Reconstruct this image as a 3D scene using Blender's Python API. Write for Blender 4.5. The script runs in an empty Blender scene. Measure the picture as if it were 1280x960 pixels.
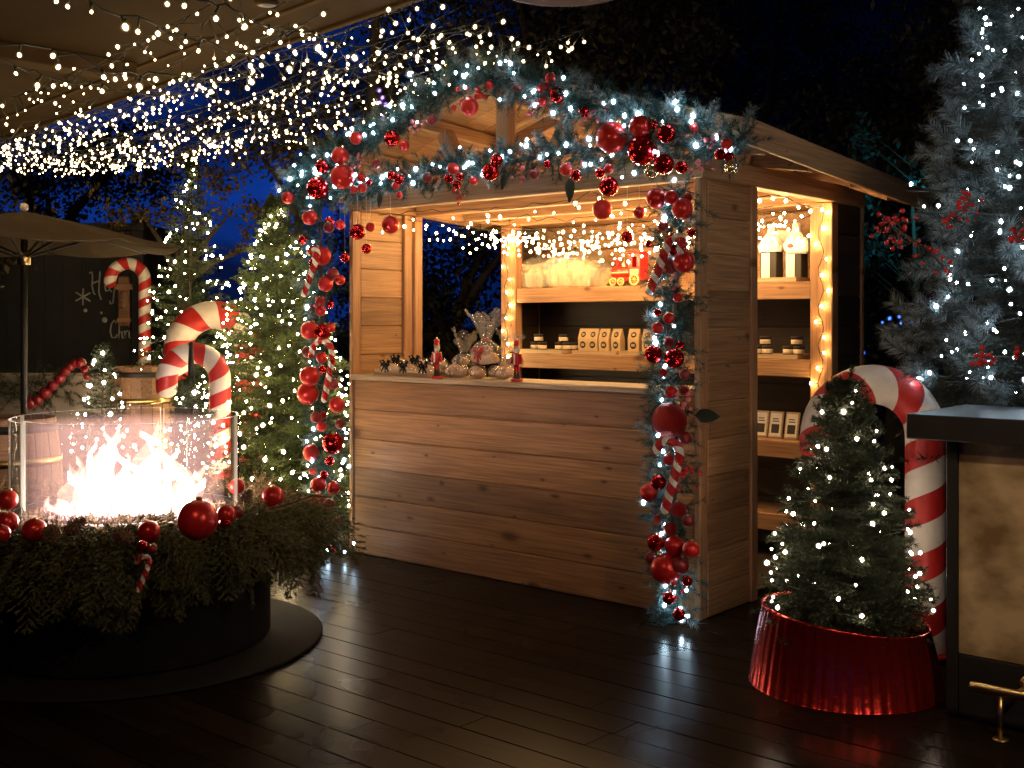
import bpy, bmesh, math, random
import numpy as np
from mathutils import Vector, Matrix, Euler
R = math.radians
sc = bpy.context.scene
COL = sc.collection
# ------------------------------------------------------------------ camera, sky, exposure
F, CX, HY, H = 1420.0, 640.0, 402.0, 1.45          # focal length in photo pixels, centre column, horizon row, eye height
cam = bpy.data.cameras.new('camera'); camo = bpy.data.objects.new('camera', cam); COL.objects.link(camo)
camo.location = (0, 0, H); camo.rotation_euler = (R(90), 0, 0)
cam.sensor_width = 36; cam.lens = F/1280*36; cam.shift_y = -(480-HY)/1280; cam.clip_end = 800; cam.clip_start = .05
sc.camera = camo
w = bpy.data.worlds.new('World'); sc.world = w; w.use_nodes = True
nt = w.node_tree; bg = nt.nodes['Background']
tc = nt.nodes.new('ShaderNodeTexCoord'); mp = nt.nodes.new('ShaderNodeMapping'); mp.inputs['Scale'].default_value = (3, 3, 7)
nz = nt.nodes.new('ShaderNodeTexNoise'); nz.inputs['Scale'].default_value = 1.6; nz.inputs['Detail'].default_value = 4
rp = nt.nodes.new('ShaderNodeValToRGB')
rp.color_ramp.elements[0].position = .35; rp.color_ramp.elements[0].color = (.002, .006, .035, 1)
rp.color_ramp.elements[1].position = .68; rp.color_ramp.elements[1].color = (.005, .045, .34, 1)
nt.links.new(tc.outputs['Generated'], mp.inputs[0]); nt.links.new(mp.outputs[0], nz.inputs['Vector'])
sx = nt.nodes.new('ShaderNodeSeparateXYZ'); nt.links.new(tc.outputs['Generated'], sx.inputs[0])
mr_ = nt.nodes.new('ShaderNodeMapRange'); mr_.inputs[1].default_value = .02; mr_.inputs[2].default_value = -.16; mr_.inputs[3].default_value = .02; mr_.inputs[4].default_value = 1
mz_ = nt.nodes.new('ShaderNodeMapRange'); mz_.inputs[1].default_value = .5; mz_.inputs[2].default_value = .1; mz_.inputs[3].default_value = .05; mz_.inputs[4].default_value = 1
ml_ = nt.nodes.new('ShaderNodeMapRange'); ml_.inputs[1].default_value = -.72; ml_.inputs[2].default_value = -.5; ml_.inputs[3].default_value = .05; ml_.inputs[4].default_value = 1
mk_ = nt.nodes.new('ShaderNodeMath'); mk_.operation = 'MULTIPLY'; nt.links.new(sx.outputs[0], ml_.inputs[0]); nt.links.new(mr_.outputs[0], mk_.inputs[0]); nt.links.new(ml_.outputs[0], mk_.inputs[1])
mm_ = nt.nodes.new('ShaderNodeMath'); mm_.operation = 'MULTIPLY'; nt.links.new(sx.outputs[0], mr_.inputs[0]); nt.links.new(sx.outputs[2], mz_.inputs[0])
nt.links.new(mk_.outputs[0], mm_.inputs[0]); nt.links.new(mz_.outputs[0], mm_.inputs[1]); nt.links.new(mm_.outputs[0], bg.inputs[1])      # blue town glow low on the left
nt.links.new(nz.outputs[0], rp.inputs[0]); nt.links.new(rp.outputs[0], bg.inputs[0]); bg.inputs[1].default_value = 1.0
sc.view_settings.view_transform = 'Standard'; sc.view_settings.look = 'None'
sc.view_settings.exposure = 0.0; sc.view_settings.gamma = 1.0; sc.view_settings.use_curve_mapping = False
sc.render.engine = 'CYCLES'
cy = sc.cycles
cy.use_denoising = True; cy.use_light_tree = True; cy.max_bounces = 6; cy.diffuse_bounces = 2; cy.glossy_bounces = 3
cy.transparent_max_bounces = 40; cy.transmission_bounces = 4; cy.sample_clamp_indirect = 2.0; cy.sample_clamp_direct = 0
cy.caustics_reflective = False; cy.caustics_refractive = False; cy.use_adaptive_sampling = True; cy.adaptive_threshold = .02

# ------------------------------------------------------------------ where things are
def P(px, py, d): return Vector(((px-CX)/F*d, d, H-(py-HY)/F*d))
def G(px, py): d = F*H/(py-HY); return Vector(((px-CX)/F*d, d, 0))
TH = R(-40.5)
XV = Vector((math.cos(TH), math.sin(TH), 0)); YV = Vector((-math.sin(TH), math.cos(TH), 0))
L0 = Vector((-1.02, 7.17, 0)); W = 2.55            # front left corner of the stall, its width
def B(x, y, z): return L0+XV*x+YV*y+Vector((0, 0, z))
def on_plane(px, py, n, val):                      # where the line of sight meets the plane (p-L0).n = val
    d = Vector(((px-CX)/F, 1, -(py-HY)/F)); t = (val-(Vector((0, 0, H))-L0).dot(n))/d.dot(n)
    return Vector((0, 0, H))+d*t
def front(px, py, y=-.12): return on_plane(px, py, YV, y)

# ------------------------------------------------------------------ helpers: things, parts
def link(o, parent=None):
    COL.objects.link(o)
    if parent is not None: o.parent = parent
    return o
def tag(o, label, cat, group=None):
    o['label'] = label; o['category'] = cat
    if group: o['group'] = group
    return o
def thing(name, label, cat, loc=(0, 0, 0), rz=0, group=None):
    o = bpy.data.objects.new(name, None); o.empty_display_size = .1; link(o); o.location = loc; o.rotation_euler = (0, 0, rz)
    return tag(o, label, cat, group)
def struct(o): o['kind'] = 'structure'; return o
def inst(name, me, parent=None, loc=(0, 0, 0), rot=(0, 0, 0), s=1):
    o = bpy.data.objects.new(name, me); link(o, parent); o.location = loc; o.rotation_euler = rot
    o.scale = (s, s, s) if not hasattr(s, '__len__') else s
    return o
class MB:
    """collects shapes and links them as one mesh"""
    def __init__(s): s.v = []; s.f = []; s.m = []; s.sm = []; s.uv = {}
    def add(s, vs, fs, m=0, smooth=False):
        o = len(s.v); s.v += [tuple(v) for v in vs]
        for f in fs: s.f.append(tuple(i+o for i in f)); s.m.append(m); s.sm.append(smooth)
        return s
    def box(s, lo, hi, m=0, mat=None, bev=0):
        x0, y0, z0 = lo; x1, y1, z1 = hi
        if bev <= 0:
            vs = [Vector(p) for p in ((x0,y0,z0),(x1,y0,z0),(x1,y1,z0),(x0,y1,z0),(x0,y0,z1),(x1,y0,z1),(x1,y1,z1),(x0,y1,z1))]
            fs = [(3,2,1,0),(4,5,6,7),(0,1,5,4),(1,2,6,5),(2,3,7,6),(3,0,4,7)]
        else:
            bm = bmesh.new(); bmesh.ops.create_cube(bm, size=1)
            for v in bm.verts: v.co = Vector(((x0+x1)/2+v.co.x*(x1-x0), (y0+y1)/2+v.co.y*(y1-y0), (z0+z1)/2+v.co.z*(z1-z0)))
            bmesh.ops.bevel(bm, geom=bm.edges[:], offset=bev, segments=1, affect='EDGES')
            bm.verts.index_update(); vs = [v.co.copy() for v in bm.verts]; fs = [tuple(v.index for v in f.verts) for f in bm.faces]; bm.free()
        if mat is not None: vs = [mat @ v for v in vs]
        return s.add(vs, fs, m)
    def beam(s, a, b, wid, hei, m=0, up=Vector((0, 0, 1)), bev=.004):
        a = Vector(a); b = Vector(b); d = b-a; l = d.length; x = d/l; y = up.cross(x).normalized(); z = x.cross(y)
        M = Matrix((x, y, z)).transposed().to_4x4(); M.translation = a
        return s.box((0, -wid/2, -hei/2), (l, wid/2, hei/2), m, M, bev)
    def tube(s, pts, r, n=8, m=0, caps=True, uvper=None):
        pts = [Vector(p) for p in pts]; k = len(pts); rs = r if hasattr(r, '__len__') else [r]*k
        vs = []; fs = []; nrm = None; L = 0; us = []
        for i, p in enumerate(pts):
            t = (pts[min(i+1, k-1)]-pts[max(i-1, 0)]).normalized()
            if nrm is None: nrm = t.orthogonal().normalized()
            else: nrm = (nrm-t*nrm.dot(t)).normalized()
            bn = t.cross(nrm); L += (p-pts[i-1]).length if i else 0; us.append(L)
            for j in range(n):
                a = 2*math.pi*j/n; vs.append(p+(nrm*math.cos(a)+bn*math.sin(a))*rs[i])
        f0 = len(s.f)
        for i in range(k-1):
            for j in range(n):
                a, b = i*n+j, i*n+(j+1) % n; fs.append((a, b, b+n, a+n))
                if uvper: s.uv[f0+len(fs)-1] = [(us[i]/uvper, j/n), (us[i]/uvper, (j+1)/n), (us[i+1]/uvper, (j+1)/n), (us[i+1]/uvper, j/n)]
        if caps:
            fs.append(tuple(range(n))[::-1]); fs.append(tuple((k-1)*n+j for j in range(n)))
            if uvper:
                for q, u in ((len(fs)-2, us[0]), (len(fs)-1, us[-1])): s.uv[f0+q] = [(u/uvper, .2)]*n
        return s.add(vs, fs, m, True)
    def lathe(s, prof, n=24, m=0, c=(0, 0, 0), fun=None, a0=0, a1=2*math.pi):
        vs = []; fs = []; c = Vector(c); full = abs(a1-a0-2*math.pi) < 1e-6; nn = n if full else n+1
        for (r, z) in prof:
            for j in range(nn):
                a = a0+(a1-a0)*j/n; rr, zz = (r, z) if fun is None else fun(r, z, a)
                vs.append(c+Vector((rr*math.cos(a), rr*math.sin(a), zz)))
        for i in range(len(prof)-1):
            for j in range(n):
                b = (j+1) % nn; fs.append((i*nn+j, i*nn+b, (i+1)*nn+b, (i+1)*nn+j))
        return s.add(vs, fs, m, True)
    def ball(s, c, r, n=12, m=0, sc3=(1, 1, 1)):
        pr = [(math.sin(math.pi*i/(n//2+2))*r+1e-5, -math.cos(math.pi*i/(n//2+2))*r) for i in range(n//2+3)]
        k = len(s.v); s.lathe(pr, n, m)
        for i in range(k, len(s.v)):
            v = s.v[i]; s.v[i] = (v[0]*sc3[0]+c[0], v[1]*sc3[1]+c[1], v[2]*sc3[2]+c[2])
        return s
    def prism(s, poly, d0, d1, m=0, mat=None):      # polygon in x,z between y=d0 and y=d1
        n = len(poly); vs = [Vector((x, d0, z)) for x, z in poly]+[Vector((x, d1, z)) for x, z in poly]
        fs = [tuple(range(n)), tuple(range(n, 2*n))[::-1]]+[(i, i+n, (i+1) % n+n, (i+1) % n) for i in range(n)]
        if mat is not None: vs = [mat @ v for v in vs]
        return s.add(vs, fs, m)
    def mesh(s, name, mats):
        me = bpy.data.meshes.new(name); me.from_pydata(s.v, [], s.f)
        for m in (mats if isinstance(mats, (list, tuple)) else [mats]): me.materials.append(m)
        me.polygons.foreach_set('material_index', s.m); me.polygons.foreach_set('use_smooth', s.sm)
        if s.uv:
            ul = me.uv_layers.new(name='UVMap')
            for fi, uvs in s.uv.items():
                for li, q in zip(me.polygons[fi].loop_indices, uvs): ul.data[li].uv = q
        me.update(); return me
    def build(s, name, mats, parent=None, loc=(0, 0, 0), rot=(0, 0, 0)):
        return inst(name, s.mesh(name, mats), parent, loc, rot)

# ------------------------------------------------------------------ materials
def mat(name, col=(.5, .5, .5), rough=.6, metal=0, **k):
    m = bpy.data.materials.new(name); m.use_nodes = True; b = m.node_tree.nodes['Principled BSDF']
    b.inputs['Base Color'].default_value = (*col, 1); b.inputs['Roughness'].default_value = rough; b.inputs['Metallic'].default_value = metal
    for kk, v in k.items(): b.inputs[kk.replace('_', ' ')].default_value = v
    return m
def nodes(m): return m.node_tree.nodes, m.node_tree.links, m.node_tree.nodes['Principled BSDF']
def ramp(N, stops):
    r = N.new('ShaderNodeValToRGB'); e = r.color_ramp.elements
    while len(e) < len(stops): e.new(.5)
    for q, (p, c) in zip(e, stops): q.position = p; q.color = (*c, 1)
    return r
def mottled(name, c0, c1, scale=8, rough=.6, bump=0, metal=0, detail=5, bscale=None, stretch=(1, 1, 1), lo=.3, hi=.7):
    m = mat(name, c0, rough, metal); N, K, b = nodes(m)
    tc = N.new('ShaderNodeTexCoord'); mp = N.new('ShaderNodeMapping'); mp.inputs['Scale'].default_value = stretch
    nz = N.new('ShaderNodeTexNoise'); nz.inputs['Scale'].default_value = scale; nz.inputs['Detail'].default_value = detail
    r = ramp(N, [(lo, c0), (hi, c1)]); K.new(tc.outputs['Object'], mp.inputs[0]); K.new(mp.outputs[0], nz.inputs['Vector'])
    K.new(nz.outputs[0], r.inputs[0]); K.new(r.outputs[0], b.inputs['Base Color'])
    if bump:
        n2 = N.new('ShaderNodeTexNoise'); n2.inputs['Scale'].default_value = bscale or scale*3; bp = N.new('ShaderNodeBump')
        bp.inputs['Strength'].default_value = bump; bp.inputs['Distance'].default_value = .01
        K.new(mp.outputs[0], n2.inputs['Vector']); K.new(n2.outputs[0], bp.inputs['Height']); K.new(bp.outputs[0], b.inputs['Normal'])
    return m
def wood(name, light, dark, axis=0, rough=.55, knots=True, gs=1.0):
    """long grain along one axis, a shade per board, knots with rings"""
    m = mat(name, light, rough); N, K, b = nodes(m)
    tc = N.new('ShaderNodeTexCoord'); ge = N.new('ShaderNodeNewGeometry')
    rv = N.new('ShaderNodeMath'); rv.operation = 'MULTIPLY'; rv.inputs[1].default_value = 37.0; K.new(ge.outputs['Random Per Island'], rv.inputs[0])
    cx = N.new('ShaderNodeCombineXYZ')
    for i in range(3): K.new(rv.outputs[0], cx.inputs[i])
    va = N.new('ShaderNodeVectorMath'); K.new(tc.outputs['Object'], va.inputs[0]); K.new(cx.outputs[0], va.inputs[1])
    mp = N.new('ShaderNodeMapping'); s = [16*gs, 16*gs, 16*gs]; s[axis] = 1.1*gs; mp.inputs['Scale'].default_value = s; K.new(va.outputs[0], mp.inputs[0])
    n1 = N.new('ShaderNodeTexNoise'); n1.inputs['Scale'].default_value = 1.0; n1.inputs['Detail'].default_value = 6; n1.inputs['Roughness'].default_value = .6
    n1.inputs['Distortion'].default_value = .6; K.new(mp.outputs[0], n1.inputs['Vector'])
    mpf = N.new('ShaderNodeMapping'); s2 = [110*gs, 110*gs, 110*gs]; s2[axis] = 3*gs; mpf.inputs['Scale'].default_value = s2; K.new(va.outputs[0], mpf.inputs[0])
    n2 = N.new('ShaderNodeTexNoise'); n2.inputs['Scale'].default_value = 1.0; n2.inputs['Detail'].default_value = 2; K.new(mpf.outputs[0], n2.inputs['Vector'])
    r1 = ramp(N, [(.28, dark), (.52, tuple((a+c)/2 for a, c in zip(light, dark))), (.72, light)]); K.new(n1.outputs[0], r1.inputs[0])
    mx = N.new('ShaderNodeMix'); mx.data_type = 'RGBA'; mx.blend_type = 'MULTIPLY'; mx.inputs[0].default_value = .65
    r2 = ramp(N, [(.35, (.45, .42, .4)), (.6, (1, 1, 1))]); K.new(n2.outputs[0], r2.inputs[0])
    K.new(r1.outputs[0], mx.inputs[6]); K.new(r2.outputs[0], mx.inputs[7]); out = mx.outputs[2]
    hs = N.new('ShaderNodeHueSaturation'); mr = N.new('ShaderNodeMapRange'); mr.inputs[3].default_value = .72; mr.inputs[4].default_value = 1.2
    K.new(ge.outputs['Random Per Island'], mr.inputs[0]); K.new(mr.outputs[0], hs.inputs['Value']); K.new(out, hs.inputs['Color']); out = hs.outputs[0]
    if knots:
        sq = N.new('ShaderNodeSeparateXYZ'); K.new(va.outputs[0], sq.inputs[0]); cq = N.new('ShaderNodeCombineXYZ'); K.new(sq.outputs[axis], cq.inputs[0]); K.new(sq.outputs[2 if axis != 2 else 0], cq.inputs[1])
        mk = N.new('ShaderNodeMapping'); mk.inputs['Scale'].default_value = (2.2, 5.0, 1); K.new(cq.outputs[0], mk.inputs[0])
        wn = N.new('ShaderNodeTexNoise'); wn.inputs['Scale'].default_value = 5; K.new(mk.outputs[0], wn.inputs['Vector'])
        wm = N.new('ShaderNodeVectorMath'); wm.operation = 'MULTIPLY_ADD'; wm.inputs[1].default_value = (.10, .10, .10)
        K.new(wn.outputs['Color'], wm.inputs[0]); K.new(mk.outputs[0], wm.inputs[2])
        vo = N.new('ShaderNodeTexVoronoi'); vo.voronoi_dimensions = '2D'; vo.inputs['Scale'].default_value = 1.0; K.new(wm.outputs[0], vo.inputs['Vector'])
        sc_ = N.new('ShaderNodeSeparateColor'); K.new(vo.outputs['Color'], sc_.inputs[0]); mz = N.new('ShaderNodeMapRange'); mz.inputs[3].default_value = .7; mz.inputs[4].default_value = 5.5; K.new(sc_.outputs[0], mz.inputs[0]); dv = N.new('ShaderNodeMath'); dv.operation = 'MULTIPLY'; K.new(vo.outputs['Distance'], dv.inputs[0]); K.new(mz.outputs[0], dv.inputs[1])
        rk = ramp(N, [(.03, (.22, .15, .10)), (.09, (.5, .42, .34)), (.12, (.78, .73, .67)), (.2, (1, 1, 1))]); K.new(dv.outputs[0], rk.inputs[0])
        m2 = N.new('ShaderNodeMix'); m2.data_type = 'RGBA'; m2.blend_type = 'MULTIPLY'; m2.inputs[0].default_value = .9
        K.new(out, m2.inputs[6]); K.new(rk.outputs[0], m2.inputs[7]); out = m2.outputs[2]
    K.new(out, b.inputs['Base Color'])
    bp = N.new('ShaderNodeBump'); bp.inputs['Strength'].default_value = .25; bp.inputs['Distance'].default_value = .004
    K.new(n2.outputs[0], bp.inputs['Height']); K.new(bp.outputs[0], b.inputs['Normal'])
    return m
def glow(name, col, strength, sampling='AUTO'):
    m = bpy.data.materials.new(name); m.use_nodes = True; N = m.node_tree.nodes; N.clear()
    e = N.new('ShaderNodeEmission'); o = N.new('ShaderNodeOutputMaterial'); e.inputs[0].default_value = (*col, 1); e.inputs[1].default_value = strength
    m.node_tree.links.new(e.outputs[0], o.inputs[0]); m.cycles.emission_sampling = sampling
    return m
def clear(name, tint=(1, 1, 1), refl=1.0, rough=.02, bump=0, bscale=20, milk=0):
    """thin clear sheet: lets light straight through, reflects by Fresnel"""
    m = bpy.data.materials.new(name); m.use_nodes = True; N = m.node_tree.nodes; K = m.node_tree.links; N.clear()
    t = N.new('ShaderNodeBsdfTransparent'); t.inputs[0].default_value = (*tint, 1); g = N.new('ShaderNodeBsdfGlossy'); g.inputs['Roughness'].default_value = rough
    fr = N.new('ShaderNodeFresnel'); fr.inputs[0].default_value = 1.5; mu = N.new('ShaderNodeMath'); mu.operation = 'MULTIPLY'; mu.use_clamp = True; mu.inputs[1].default_value = refl
    mx = N.new('ShaderNodeMixShader'); o = N.new('ShaderNodeOutputMaterial')
    ge = N.new('ShaderNodeNewGeometry'); sb = N.new('ShaderNodeMath'); sb.operation = 'SUBTRACT'; sb.inputs[0].default_value = 1; K.new(ge.outputs['Backfacing'], sb.inputs[1]); m0 = N.new('ShaderNodeMath'); m0.operation = 'MULTIPLY'
    K.new(fr.outputs[0], m0.inputs[0]); K.new(sb.outputs[0], m0.inputs[1]); K.new(m0.outputs[0], mu.inputs[0]); K.new(mu.outputs[0], mx.inputs[0]); K.new(t.outputs[0], mx.inputs[1]); K.new(g.outputs[0], mx.inputs[2]); last = mx
    if milk:
        d = N.new('ShaderNodeBsdfDiffuse'); d.inputs[0].default_value = (.8, .78, .72, 1); m2 = N.new('ShaderNodeMixShader'); m2.inputs[0].default_value = milk
        K.new(mx.outputs[0], m2.inputs[1]); K.new(d.outputs[0], m2.inputs[2]); last = m2
    if bump:
        tc = N.new('ShaderNodeTexCoord'); nz = N.new('ShaderNodeTexNoise'); nz.inputs['Scale'].default_value = bscale; bp = N.new('ShaderNodeBump')
        bp.inputs['Strength'].default_value = bump; bp.inputs['Distance'].default_value = .02
        K.new(tc.outputs['Object'], nz.inputs['Vector']); K.new(nz.outputs[0], bp.inputs['Height']); K.new(bp.outputs[0], g.inputs['Normal']); K.new(bp.outputs[0], fr.inputs['Normal'])
    K.new(last.outputs[0], o.inputs[0]); return m
def needle_mat(name, base, tip, var=.5, rough=.5):
    """needles: base colour runs to tip colour along each needle, a shade per needle"""
    m = mat(name, base, rough); N, K, b = nodes(m)
    at = N.new('ShaderNodeAttribute'); at.attribute_name = 'tip'
    mx = N.new('ShaderNodeMix'); mx.data_type = 'RGBA'; mx.inputs[6].default_value = (*base, 1); mx.inputs[7].default_value = (*tip, 1); K.new(at.outputs['Fac'], mx.inputs[0])
    ge = N.new('ShaderNodeNewGeometry'); mr = N.new('ShaderNodeMapRange'); mr.inputs[3].default_value = 1-var; mr.inputs[4].default_value = 1+var
    K.new(ge.outputs['Random Per Island'], mr.inputs[0]); hs = N.new('ShaderNodeHueSaturation'); K.new(mr.outputs[0], hs.inputs['Value']); K.new(mx.outputs[2], hs.inputs['Color'])
    K.new(hs.outputs[0], b.inputs['Base Color']); b.inputs['Specular IOR Level'].default_value = .3
    tr = N.new('ShaderNodeBsdfTranslucent'); K.new(hs.outputs[0], tr.inputs[0]); ms = N.new('ShaderNodeMixShader'); ms.inputs[0].default_value = .38; o = N['Material Output']
    K.new(b.outputs[0], ms.inputs[1]); K.new(tr.outputs[0], ms.inputs[2]); K.new(ms.outputs[0], o.inputs[0])
    return m
def striped(name, red, white, rough=.45, k=1.0, glit=False):
    m = mat(name, red, rough); N, K, b = nodes(m); uv = N.new('ShaderNodeUVMap'); sp = N.new('ShaderNodeSeparateXYZ'); K.new(uv.outputs[0], sp.inputs[0])
    ma = N.new('ShaderNodeMath'); ma.operation = 'MULTIPLY_ADD'; ma.inputs[1].default_value = k; K.new(sp.outputs[1], ma.inputs[0]); K.new(sp.outputs[0], ma.inputs[2])
    fr = N.new('ShaderNodeMath'); fr.operation = 'FRACT'; K.new(ma.outputs[0], fr.inputs[0])
    gt = N.new('ShaderNodeMath'); gt.operation = 'GREATER_THAN'; gt.inputs[1].default_value = .5 if not glit else .62; K.new(fr.outputs[0], gt.inputs[0])
    mx = N.new('ShaderNodeMix'); mx.data_type = 'RGBA'; mx.inputs[6].default_value = (*red, 1); mx.inputs[7].default_value = (*white, 1); K.new(gt.outputs[0], mx.inputs[0])
    tc = N.new('ShaderNodeTexCoord'); nz = N.new('ShaderNodeTexNoise'); nz.inputs['Scale'].default_value = 9; nz.inputs['Detail'].default_value = 4
    K.new(tc.outputs['Object'], nz.inputs['Vector']); rr = ramp(N, [(.3, (.78, .76, .74)), (.6, (1, 1, 1))]); K.new(nz.outputs[0], rr.inputs[0])
    mm = N.new('ShaderNodeMix'); mm.data_type = 'RGBA'; mm.blend_type = 'MULTIPLY'; mm.inputs[0].default_value = 1; K.new(mx.outputs[2], mm.inputs[6]); K.new(rr.outputs[0], mm.inputs[7])
    K.new(mm.outputs[2], b.inputs['Base Color'])
    if glit:
        vo = N.new('ShaderNodeTexVoronoi'); vo.inputs['Scale'].default_value = 160; K.new(tc.outputs['Object'], vo.inputs['Vector']); bp = N.new('ShaderNodeBump')
        bp.inputs['Strength'].default_value = 1; bp.inputs['Distance'].default_value = .006; K.new(vo.outputs['Distance'], bp.inputs['Height']); K.new(bp.outputs[0], b.inputs['Normal'])
        b.inputs['Metallic'].default_value = .3; b.inputs['Roughness'].default_value = .25
    return m
M = {}
M['front_wood'] = wood('stained_pine_front', (.52, .245, .088), (.31, .138, .048), 0)
M['side_wood'] = wood('stained_pine_side', (.46, .255, .11), (.28, .145, .06), 1)
M['in_wood'] = wood('pine_inside', (.40, .23, .11), (.22, .11, .05), 1)
M['beam_x'] = wood('pine_beam_across', (.52, .30, .145), (.34, .17, .075), 0)
M['beam_y'] = wood('pine_beam_deep', (.50, .29, .14), (.32, .16, .07), 1)
M['beam_z'] = wood('pine_post', (.50, .28, .13), (.33, .16, .07), 2)
M['roof_wood'] = wood('roof_board', (.42, .25, .12), (.25, .13, .06), 1)
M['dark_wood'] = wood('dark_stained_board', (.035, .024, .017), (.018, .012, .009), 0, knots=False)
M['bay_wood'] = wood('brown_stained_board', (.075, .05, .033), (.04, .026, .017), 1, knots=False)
M['counter'] = wood('pale_counter_board', (.62, .46, .28), (.48, .33, .18), 0, rough=.4, knots=False)
M['deck'] = wood('dark_deck_board', (.020, .012, .007), (.009, .006, .004), 0, rough=.27, knots=False); M['deck'].node_tree.nodes['Principled BSDF'].inputs['Specular IOR Level'].default_value = .055
[setattr(q.inputs['Strength'], 'default_value', .06) for q in M['deck'].node_tree.nodes if q.type == 'BUMP']; N_, K_, b_ = nodes(M['deck']); tc = N_.new('ShaderNodeTexCoord'); nz = N_.new('ShaderNodeTexNoise'); nz.inputs['Scale'].default_value = .9; nz.inputs['Detail'].default_value = 3; mr = N_.new('ShaderNodeMapRange')
mr.inputs[1].default_value = .3; mr.inputs[2].default_value = .7; mr.inputs[3].default_value = .22; mr.inputs[4].default_value = .33; K_.new(tc.outputs['Object'], nz.inputs['Vector']); K_.new(nz.outputs[0], mr.inputs[0]); K_.new(mr.outputs[0], b_.inputs['Roughness'])
M['barrel'] = wood('oak_barrel', (.36, .20, .10), (.22, .11, .05), 0)
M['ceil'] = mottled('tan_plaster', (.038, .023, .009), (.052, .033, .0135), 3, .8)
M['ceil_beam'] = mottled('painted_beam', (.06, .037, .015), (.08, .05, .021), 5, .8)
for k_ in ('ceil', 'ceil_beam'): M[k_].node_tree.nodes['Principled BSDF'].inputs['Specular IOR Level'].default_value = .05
M['black'] = mottled('black_metal', (.012, .011, .01), (.02, .018, .016), 12, .45)
M['blackboard'] = mottled('blackboard', (.012, .012, .012), (.02, .02, .02), 4, .7)
M['chalk'] = mat('chalk', (.36, .36, .32), .9)
M['soil'] = mottled('dark_ground', (.02, .018, .014), (.035, .03, .022), 2, .9)
M['stone'] = mottled('beige_wall', (.30, .25, .18), (.38, .32, .24), 4, .8, .2)
M['marble'] = mottled('cream_marble', (.20, .135, .06), (.55, .42, .24), 4.5, .35, detail=12, stretch=(1, 1, 1.5), lo=.36, hi=.60)
M['brass'] = mat('brass', (.62, .46, .20), .28, 1)
M['gold'] = mat('gold_cap', (.75, .55, .25), .3, 1)
M['cream_ball'] = mat('champagne_bauble', (.75, .62, .42), .2, .8)
M['red_matte'] = mottled('matte_red_bauble', (.46, .014, .012), (.54, .020, .016), 3, .30)
N_, K_, b_ = nodes(M['red_matte']); b_.inputs['Metallic'].default_value = .35
M['red_shiny'] = mottled('shiny_red_bauble', (.55, .014, .018), (.62, .02, .02), 3, .06, metal=.9, bump=.25, bscale=5)
M['red_dark'] = mottled('wine_red_bauble', (.16, .007, .010), (.21, .010, .013), 3, .35)
m = mat('glitter_red_bauble', (.5, .02, .016), .35, .5); N_, K_, b_ = nodes(m); tc = N_.new('ShaderNodeTexCoord'); vo = N_.new('ShaderNodeTexVoronoi'); vo.inputs['Scale'].default_value = 22
bp = N_.new('ShaderNodeBump'); bp.inputs['Strength'].default_value = .8; bp.inputs['Distance'].default_value = .05
K_.new(tc.outputs['Object'], vo.inputs['Vector']); K_.new(vo.outputs['Distance'], bp.inputs['Height']); K_.new(bp.outputs[0], b_.inputs['Normal']); M['red_glitter'] = m
M['berry'] = mat('red_berry', (.5, .02, .02), .2)
M['pink_berry'] = mat('frosted_berry', (.6, .12, .14), .4)
M['red_paint'] = mat('red_paint', (.55, .025, .02), .3)
M['yellow_paint'] = mat('yellow_paint', (.75, .55, .2), .4)
M['white_paint'] = mat('white_paint', (.78, .74, .66), .5)
M['paper'] = mat('white_paper', (.75, .72, .65), .7)
M['kraft'] = mottled('kraft_paper', (.52, .36, .19), (.6, .43, .24), 30, .75)
M['ink'] = mat('dark_print', (.03, .025, .02), .7)
M['label'] = mat('pale_label', (.75, .62, .45), .6)
M['jar'] = mat('dark_jar', (.02, .012, .008), .1)
M['ribbon'] = mat('black_ribbon', (.006, .008, .007), .25)
M['redribbon'] = mat('red_ribbon', (.55, .02, .02), .35)
M['bread'] = mottled('stollen', (.52, .25, .09), (.82, .66, .48), 26, .8, .4)
M['hampers'] = mottled('hamper_goods', (.55, .34, .10), (.85, .66, .34), 26, .5, .6)
M['wire'] = mat('dark_green_wire', (.006, .010, .006), .5)
M['thread'] = mat('silver_thread', (.6, .6, .6), .3, .8)
M['socket'] = mat('bulb_socket', (.01, .016, .01), .5)
M['warm'] = glow('warm_white_bulb', (1, .72, .36), 120)
M['warm2'] = glow('soft_white_bulb', (1, .76, .56), 120)
M['cool'] = glow('cool_white_bulb', (.58, .82, 1), 90)
M['net'] = glow('warm_net_bulb', (1, .66, .30), 34)
M['stall_net'] = glow('amber_net_bulb', (1, .60, .24), 175)
M['glass'] = clear('pit_glass', (.97, .98, .98), 1.6, .015)
M['glass_edge'] = mat('glass_edge', (.8, .86, .84), .12, 0); N_, K_, b_ = nodes(M['glass_edge']); tr = N_.new('ShaderNodeBsdfTranslucent'); tr.inputs[0].default_value = (.85, .9, .88, 1); ms = N_.new('ShaderNodeMixShader'); ms.inputs[0].default_value = .6; K_.new(b_.outputs[0], ms.inputs[1]); K_.new(tr.outputs[0], ms.inputs[2]); K_.new(ms.outputs[0], N_['Material Output'].inputs[0])
M['cello'] = clear('cellophane', (.97, .96, .93), 3.2, .10, 1.0, 60, .15)
M['cello_thin'] = clear('thin_cellophane', (.98, .97, .95), 3.0, .10, 1.0, 60, .07)
M['cool_tree'] = glow('cold_white_bulb', (.66, .84, 1), 120)
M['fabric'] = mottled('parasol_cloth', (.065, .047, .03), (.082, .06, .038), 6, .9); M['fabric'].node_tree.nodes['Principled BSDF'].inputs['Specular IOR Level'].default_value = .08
M['bark'] = mottled('bark', (.05, .035, .024), (.09, .065, .045), 9, .9, .6, stretch=(1, 1, .25))
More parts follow.
